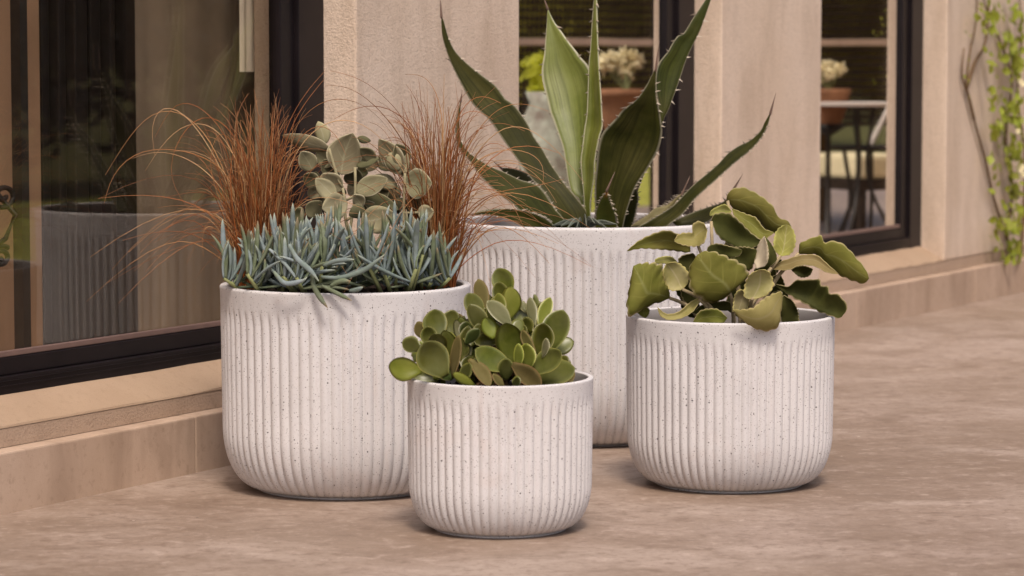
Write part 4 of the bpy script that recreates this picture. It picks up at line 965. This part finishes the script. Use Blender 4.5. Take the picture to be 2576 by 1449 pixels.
LONG2 = [
 ([(1095,650),(1060,450),(1000,330),(930,250),(860,205),(820,215)], 0.1),
 ([(1095,650),(1070,430),(1020,300),(960,235),(900,190),(830,178)], 0.14),
 ([(1100,650),(1080,450),(1040,320),(980,265),(900,262),(840,300)], 0.05),
 ([(1105,650),(1110,420),(1115,300),(1085,190),(1050,178),(1020,187)], 0.08),
 ([(1105,650),(1120,450),(1140,320),(1180,240),(1220,228),(1260,260)], -0.05),
 ([(1110,650),(1150,430),(1220,300),(1280,252),(1340,262),(1380,280)], -0.1),
 ([(1110,650),(1160,450),(1240,330),(1300,300),(1370,345),(1440,420),(1470,460)], -0.12),
 ([(1110,650),(1150,460),(1230,380),(1320,375),(1375,400),(1375,440),(1365,465)], -0.1),
 ([(1110,650),(1170,480),(1260,400),(1330,420),(1380,470),(1400,510)], -0.1),
 ([(1108,650),(1180,520),(1260,480),(1330,472),(1420,450)], -0.1),
 ([(1108,650),(1160,560),(1220,500),(1260,480),(1290,510),(1310,560),(1320,575)], -0.16),
 ([(1108,650),(1150,560),(1180,545),(1205,575),(1215,610)], -0.16),
 ([(1104,650),(1130,440),(1190,330),(1260,300),(1320,330)], -0.05),
 ([(1104,650),(1120,380),(1160,280),(1185,262),(1240,300)], 0.0),
 ([(1098,650),(1070,470),(1010,400),(950,380),(900,420)], 0.0),
 ([(1096,650),(1080,480),(1040,380),(1000,340),(960,350),(940,390)], -0.03),
 ([(1110,650),(1140,380),(1205,255),(1245,220)], 0.03),
]
g1 = at(652, 655, YL + 0.02); g1.z = lh - 0.012
g2 = at(1100, 655, YL + 0.02); g2.z = lh - 0.012
grass_clump(g1, 430, 0.042, 0.22, 0.345, "copper grass tuft at the left of its planter, arching in front of the window", 3, (math.pi, 0.10), LONG1)
grass_clump(g2, 430, 0.036, 0.22, 0.37, "copper grass tuft at the right of its planter, arching across the agave", 5, (0.2, 0.12), LONG2)

# ------------------------------------------------------------------ climbing plant on the far wall
def leaf_card(V, Fc, c, nrm, up, s, rs):
    """a small folded leaf of four triangles"""
    nrm = nrm.normalized(); up = (up - nrm * up.dot(nrm)).normalized(); sd = nrm.cross(up)
    b = len(V)
    V += [tuple(c - up * s * 0.5), tuple(c + sd * s * 0.42 + nrm * s * 0.10), tuple(c + up * s * 0.6), tuple(c - sd * s * 0.42 + nrm * s * 0.10), tuple(c + sd * s * 0.22 - up * s * 0.38 + nrm * s * 0.05), tuple(c - sd * s * 0.22 - up * s * 0.38 + nrm * s * 0.05)]
    Fc += [(b, b+4, b+1, b+2), (b, b+2, b+3, b+5)]
def wp(px, py, w=W_WALL):                 # a point on the wall seen at px, py
    t = t_at(px, w, py); p = fp(t, w, 0); d = ray(px, py); p.z = CAMZ + d.z * (p.y / d.y); return p
vine = empty("climbing_vine", wp(2520, 655, 0.01), "climbing vine with lime leaves and bare brown stems on the far wall", "vine")
STV = [[(2560,690),(2530,590),(2500,500),(2478,400),(2450,300),(2432,220),(2440,130),(2455,60),(2460,-40)],
       [(2432,220),(2452,160),(2480,100),(2490,-30)], [(2530,590),(2548,480),(2530,350),(2545,200),(2510,90),(2480,20),(2470,-30)], [(2560,690),(2575,560),(2580,400),(2560,240),(2570,80),(2560,-40)], [(2450,300),(2436,240),(2420,190),(2425,120)]]
for s_ in STV:
    q = MB(); pts = [wp(x, y, W_WALL + 0.012) for x, y in s_]
    q.tube([Vector(v) - vine.location for v in catmull([tuple(p) for p in pts], 22)], [0.0065 * (1 - 0.6 * i / 22) for i in range(23)], 6); q.build("stem", M["bark"], vine, True)
lm = []
for k in range(4):
    V, Fc = [], []; leaf_card(V, Fc, Vector((0, 0, 0)), Vector((0, 0, 1)), Vector((0, 1, 0)), 1.0, rnd)
    me = mesh("leaf", V, Fc); me.materials.append(M["ivy"]); lm.append(me)
def vine_leaf(px, py, s):
    f = bpy.data.objects.new("leaf", rnd.choice(lm)); COL.objects.link(f); f.parent = vine
    p = wp(px, py, W_WALL + rnd.uniform(0.02, 0.07))
    nrm = (N * 1.0 + Vector((rnd.uniform(-.7, .7), rnd.uniform(-.9, .3), rnd.uniform(-.3, .8)))).normalized()
    q_ = nrm.to_track_quat('Z', 'Y'); f.matrix_local = Matrix.Translation(p - vine.location) @ q_.to_matrix().to_4x4() @ Matrix.Rotation(rnd.uniform(0, 6.28), 4, 'Z') @ Matrix.Diagonal((s, s, s, 1))
for _ in range(230):
    y = rnd.uniform(-30, 660)
    if rnd.random() < 0.72: x = 2572 - abs(rnd.gauss(0, 26))
    else: x = rnd.uniform(2490, 2560)
    vine_leaf(x, y, rnd.uniform(0.022, 0.045))
for _ in range(34): vine_leaf(rnd.gauss(2497, 22), rnd.gauss(45, 40), rnd.uniform(0.020, 0.040))
for _ in range(26): vine_leaf(2496 + rnd.uniform(-14, 40), rnd.uniform(205, 420), rnd.uniform(0.022, 0.040))
for _ in range(10): vine_leaf(2430 + rnd.uniform(-8, 12), rnd.uniform(60, 260), rnd.uniform(0.010, 0.018))
for (x, y) in ((2566, 205), (2572, 212), (2560, 330), (2572, 420), (2568, 430), (2574, 440)):
    q = MB(); p = wp(x, y, W_WALL + 0.08) - vine.location
    for k in range(5):
        a = k * 1.2566; c = p + Vector((math.cos(a) * 0.011, -0.004, math.sin(a) * 0.011)); cone(q, p, c + Vector((0, -0.006, 0)), 0.009)
    q.build("blossom", M["cream"], vine)

# ------------------------------------------------------------------ garden opposite the house (seen in the window glass)
def scatter_leaves(name, boxes, n, smin, smax, mat, seed, z0=0.0):
    rs = random.Random(seed); V, Fc = [], []
    for _ in range(n):
        c, r_ = rs.choice(boxes)
        d = Vector((rs.gauss(0, 1), rs.gauss(0, 1), rs.gauss(0, 1))).normalized(); k = rs.random() ** 0.35
        p = Vector((c.x + d.x * r_.x * k, c.y + d.y * r_.y * k, c.z + d.z * r_.z * k))
        if p.z < z0: continue
        leaf_card(V, Fc, p, d + Vector((rs.uniform(-.8, .8), rs.uniform(-.8, .8), rs.uniform(-.2, .9))), Vector((rs.uniform(-1, 1), rs.uniform(-1, 1), rs.uniform(-1, .4))), rs.uniform(smin, smax), rs)
    return link(name, mesh(name, V, Fc), mat)
boxes = []
for k in range(26):
    t = -2.0 + k * 0.95
    boxes.append((fp(t + rnd.uniform(-.3, .3), 8.2 + rnd.uniform(-.5, .6), rnd.uniform(0.9, 1.5)), Vector((0.9, 0.9, rnd.uniform(1.0, 1.7)))))
hd = scatter_leaves("hedge", boxes, 26000, 0.07, 0.15, M["hedge"], 4, -0.04); tag(hd, "dense dark hedge along the far side of the lawn, mirrored in the glass", "hedge", None, "stuff")
# woven screen with a pale rail
DY = 12.6
s0 = mir(1290, 97, DY); s1 = mir(2290, 90, DY + 1.3); s0.z = s1.z = 0
dx = (s1 - s0); Ls = dx.length; dx.normalize(); dn = Vector((dx.y, -dx.x, 0))
scr = empty("woven_screen", s0.copy(), "dark woven garden screen with a pale timber rail, mirrored in the narrow windows", "screen")
def sbox(mb, a0, a1, n0, n1, z0, z1):
    c = [dx * a + dn * n_ + Vector((0, 0, z)) for z in (z0, z1) for (a, n_) in ((a0, n0), (a0, n1), (a1, n1), (a1, n0))]
    mb.hexa(c)
q = MB(); z = 0.50
while z < 1.55:
    sbox(q, -0.1, Ls + 0.1, -0.006, 0.006, z, z + (0.0155 if z < 0.88 else 0.011)); z += 0.034
a = -0.1
while a < Ls + 0.1:
    sbox(q, a, a + 0.0085, -0.0045, 0.0075, 0.50, 1.55); a += 0.0245
0 and print('FENCE', [round(v,2) for v in s0], [round(v,2) for v in s1], [(round((p-G0).dot(U),2), round((p-G0).dot(N),2)) for p in (s0,s1)])
o = q.build("woven_panel", M["wicker"], scr); o["kind"] = "stuff"
q = MB(); sbox(q, -0.15, Ls + 0.15, -0.03, 0.03, 0.868, 0.898); q.build("rail", M["rail"], scr, bevel=0.003)
for a in (-0.1, Ls * 0.33, Ls * 0.66, Ls + 0.1):
    q = MB(); sbox(q, a - 0.02, a + 0.02, -0.035, -0.008, -0.05, 1.6); q.build("post", M["wicker"], scr)
# sunlit shrubs behind the screen
for k, (px, dd) in enumerate(((1330, 13.9), (1560, 14.2), (1800, 14.4), (2080, 14.8), (2280, 15.1))):
    p = mir(px, 200, dd); lb = ["lime shrub behind the woven screen, leftmost in the mirrored row", "lime shrub behind the woven screen, second in the mirrored row", "lime shrub behind the woven screen, middle of the mirrored row", "lime shrub behind the woven screen, fourth in the mirrored row", "lime shrub behind the woven screen, rightmost in the mirrored row"][k]
    r_ = empty("garden_shrub", Vector((p.x, p.y, -0.05)), lb, "shrub", "lime shrubs behind the woven screen")
    bx_ = [(Vector((rnd.uniform(-.3, .3), rnd.uniform(-.3, .3), 0.95 + 0.36 * i)), Vector((0.6, 0.6, 0.38))) for i in range(5)]
    f = scatter_leaves("foliage", bx_, 2600, 0.05, 0.10, M["lime"], 20 + k); f.parent = r_
    q = MB(); q.tube([(0, 0, 0), (0.03, 0, 0.6), (0, 0.05, 1.3)], [0.03, 0.02, 0.01], 6); q.build("trunk", M["bark"], r_)
# terracotta pots with cream flower heads, a mottled jar, a bistro table and chair
def lathe(mb, prof, n=24, c=(0, 0, 0)):
    V = [(c[0] + r_ * math.cos(2*math.pi*k/n), c[1] + r_ * math.sin(2*math.pi*k/n), c[2] + z) for r_, z in prof for k in range(n)]
    Fc = [(j*n+k, j*n+(k+1) % n, (j+1)*n+(k+1) % n, (j+1)*n+k) for j in range(len(prof)-1) for k in range(n)]
    mb.add(V, Fc)
def flower_pot(px, py_top, dd, r_, label):
    p = mir(px, py_top, dd); hgt = p.z
    st = MB(); lathe(st, [(r_*0.9, 0), (r_*0.9, 0.03), (r_*0.16, 0.05), (r_*0.12, hgt - r_*1.7 - 0.05), (r_*0.9, hgt - r_*1.7 - 0.01), (0.01, hgt - r_*1.7)])
    s_ = st.build("plant_stand", M["iron"], None, True); s_.location = (p.x, p.y, -0.05 if False else 0.0); tag(s_, label[0], "plant stand", "plant stands mirrored in the glass")
    b = MB(); lathe(b, [(r_*0.6, 0), (r_*0.95, r_*0.9), (r_*1.0, r_*1.4), (r_*1.08, r_*1.42), (r_*1.08, r_*1.68), (r_*0.96, r_*1.68), (r_*0.9, r_*1.3), (0.01, r_*1.25)])
    o = b.build("terracotta_pot", M["terracotta"], None, True); o.location = (p.x, p.y, hgt - r_*1.7); tag(o, label[1], "flower pot", "terracotta pots mirrored in the glass")
    e = empty("flowering_plant", Vector((p.x, p.y, hgt - 0.02)), label[2], "flower", "cream flowers mirrored in the glass")
    for k in range(6):
        h = MB(); c = Vector((rnd.uniform(-.7, .7) * r_, rnd.uniform(-.7, .7) * r_, r_ * rnd.uniform(0.5, 1.3)))
        for _ in range(40):
            d = Vector((rnd.gauss(0, 1), rnd.gauss(0, 1), rnd.gauss(0, 1))).normalized(); cone(h, c, c + d * r_ * 0.42, r_ * 0.14)
        h.build("flower_head", M["cream"], e)
        h = MB(); h.tube([(0, 0, 0), c], 0.004, 5); h.build("stem", M["stem_g"], e)
flower_pot(1575, 222, 11.6, 0.115, ("slim dark stand under the terracotta pot mirrored in the middle window", "wide terracotta pot mirrored in the middle window behind the agave", "cream flower heads mirrored in the middle window behind the agave"))
flower_pot(2085, 222, 12.2, 0.085, ("slim dark stand under the terracotta pot mirrored in the right window", "terracotta pot mirrored in the right window beside the pier", "cream flower heads mirrored in the right window beside the pier"))
p = mir(1385, 230, 10.6); b = MB(); hh = p.z
lathe(b, [(0.05, 0), (0.11, 0.10), (0.14, hh*0.45), (0.12, hh*0.8), (0.075, hh*0.94), (0.09, hh), (0.075, hh), (0.06, hh*0.92), (0.01, hh*0.9)], 32)
o = b.build("glazed_jar", M["urn"], None, True); o.location = (p.x, p.y, 0); tag(o, "tall pale jar with mottled brown glaze mirrored beside the agave", "jar")
e = empty("jar_shrub", Vector((p.x, p.y, hh - 0.02)), "yellow-leaved plant in the mottled jar", "plant"); f = scatter_leaves("foliage", [(Vector((0, 0, 0.08)), Vector((0.11, 0.11, 0.09)))], 160, 0.03, 0.05, M["lime"], 77); f.parent = e
p = mir(2168, 258, 12.0); e = empty("bistro_table", Vector((p.x, p.y, 0)), "small round white bistro table mirrored in the right window", "table")
b = MB(); lathe(b, [(0.01, p.z - 0.012), (0.21, p.z - 0.012), (0.215, p.z), (0.01, p.z + 0.001)], 32); b.build("tabletop", M["white"], e)
for k in range(3):
    a = k * 2.094; b = MB(); b.tube([Vector(v) for v in catmull([(0.05*math.cos(a), 0.05*math.sin(a), p.z - 0.012), (0.03*math.cos(a), 0.03*math.sin(a), p.z*0.5), (0.2*math.cos(a), 0.2*math.sin(a), 0.0)], 10)], 0.008, 6); b.build("leg", M["iron"], e)
p = mir(2200, 300, 12.3); e = empty("bistro_chair", Vector((p.x, p.y, 0)), "curved iron bistro chair mirrored in the right window", "chair")
b = MB(); lathe(b, [(0.01, 0.44), (0.18, 0.44), (0.185, 0.455), (0.01, 0.46)], 24); b.build("seat", M["iron"], e)
for k in range(3):
    a = k * 2.094 + 0.6; b = MB(); b.tube([Vector(v) for v in catmull([(0.15*math.cos(a), 0.15*math.sin(a), 0.44), (0.12*math.cos(a), 0.12*math.sin(a), 0.22), (0.2*math.cos(a), 0.2*math.sin(a), 0.0)], 10)], 0.009, 6); b.build("leg", M["iron"], e)
b = MB(); b.tube([(0.17*math.cos(a), 0.17*math.sin(a), 0.455 + 0.30*math.sin(max(0, min(math.pi, (a - 0.6) / 2.6 * math.pi)))) for a in [0.6 + 2.6*i/20 for i in range(21)]], 0.011, 6); b.build("backrest", M["white"], e)

# added bench; its cream slab stands for sunlit lawn under the screen
a0 = mir(2095, 415, 13.2); a1 = mir(2225, 415, 13.35); bz0, bz1 = 0.285, 0.39
ax = (a1 - a0); ax.z = 0; bl = ax.length; ax.normalize(); an = Vector((ax.y, -ax.x, 0))
bench = empty("stand_in_bench", Vector((a0.x, a0.y, 0)), "added low dark bench, its cream top standing in for sunlit lawn in the right window", "bench")
def bb(name, mat, x0, x1, y0, y1, z0, z1, bev):
    q = MB(); q.hexa([ax * x + an * y + Vector((0, 0, z)) for z in (z0, z1) for (x, y) in ((x0, y0), (x1, y0), (x1, y1), (x0, y1))]); q.build(name, mat, bench, bevel=bev)
bb("lawn_light_slab", M["cream"], 0, bl, -0.2, 0.2, bz0, bz1, 0.02)
bb("seat_frame", M["wicker"], -0.01, bl + 0.01, -0.21, 0.21, bz0 - 0.05, bz0 - 0.002, 0.004)
for x in (0.02, bl - 0.02):
    for y in (-0.18, 0.18): bb("leg", M["wicker"], x - 0.015, x + 0.015, y - 0.015, y + 0.015, 0.0, bz0 - 0.051, 0.002)
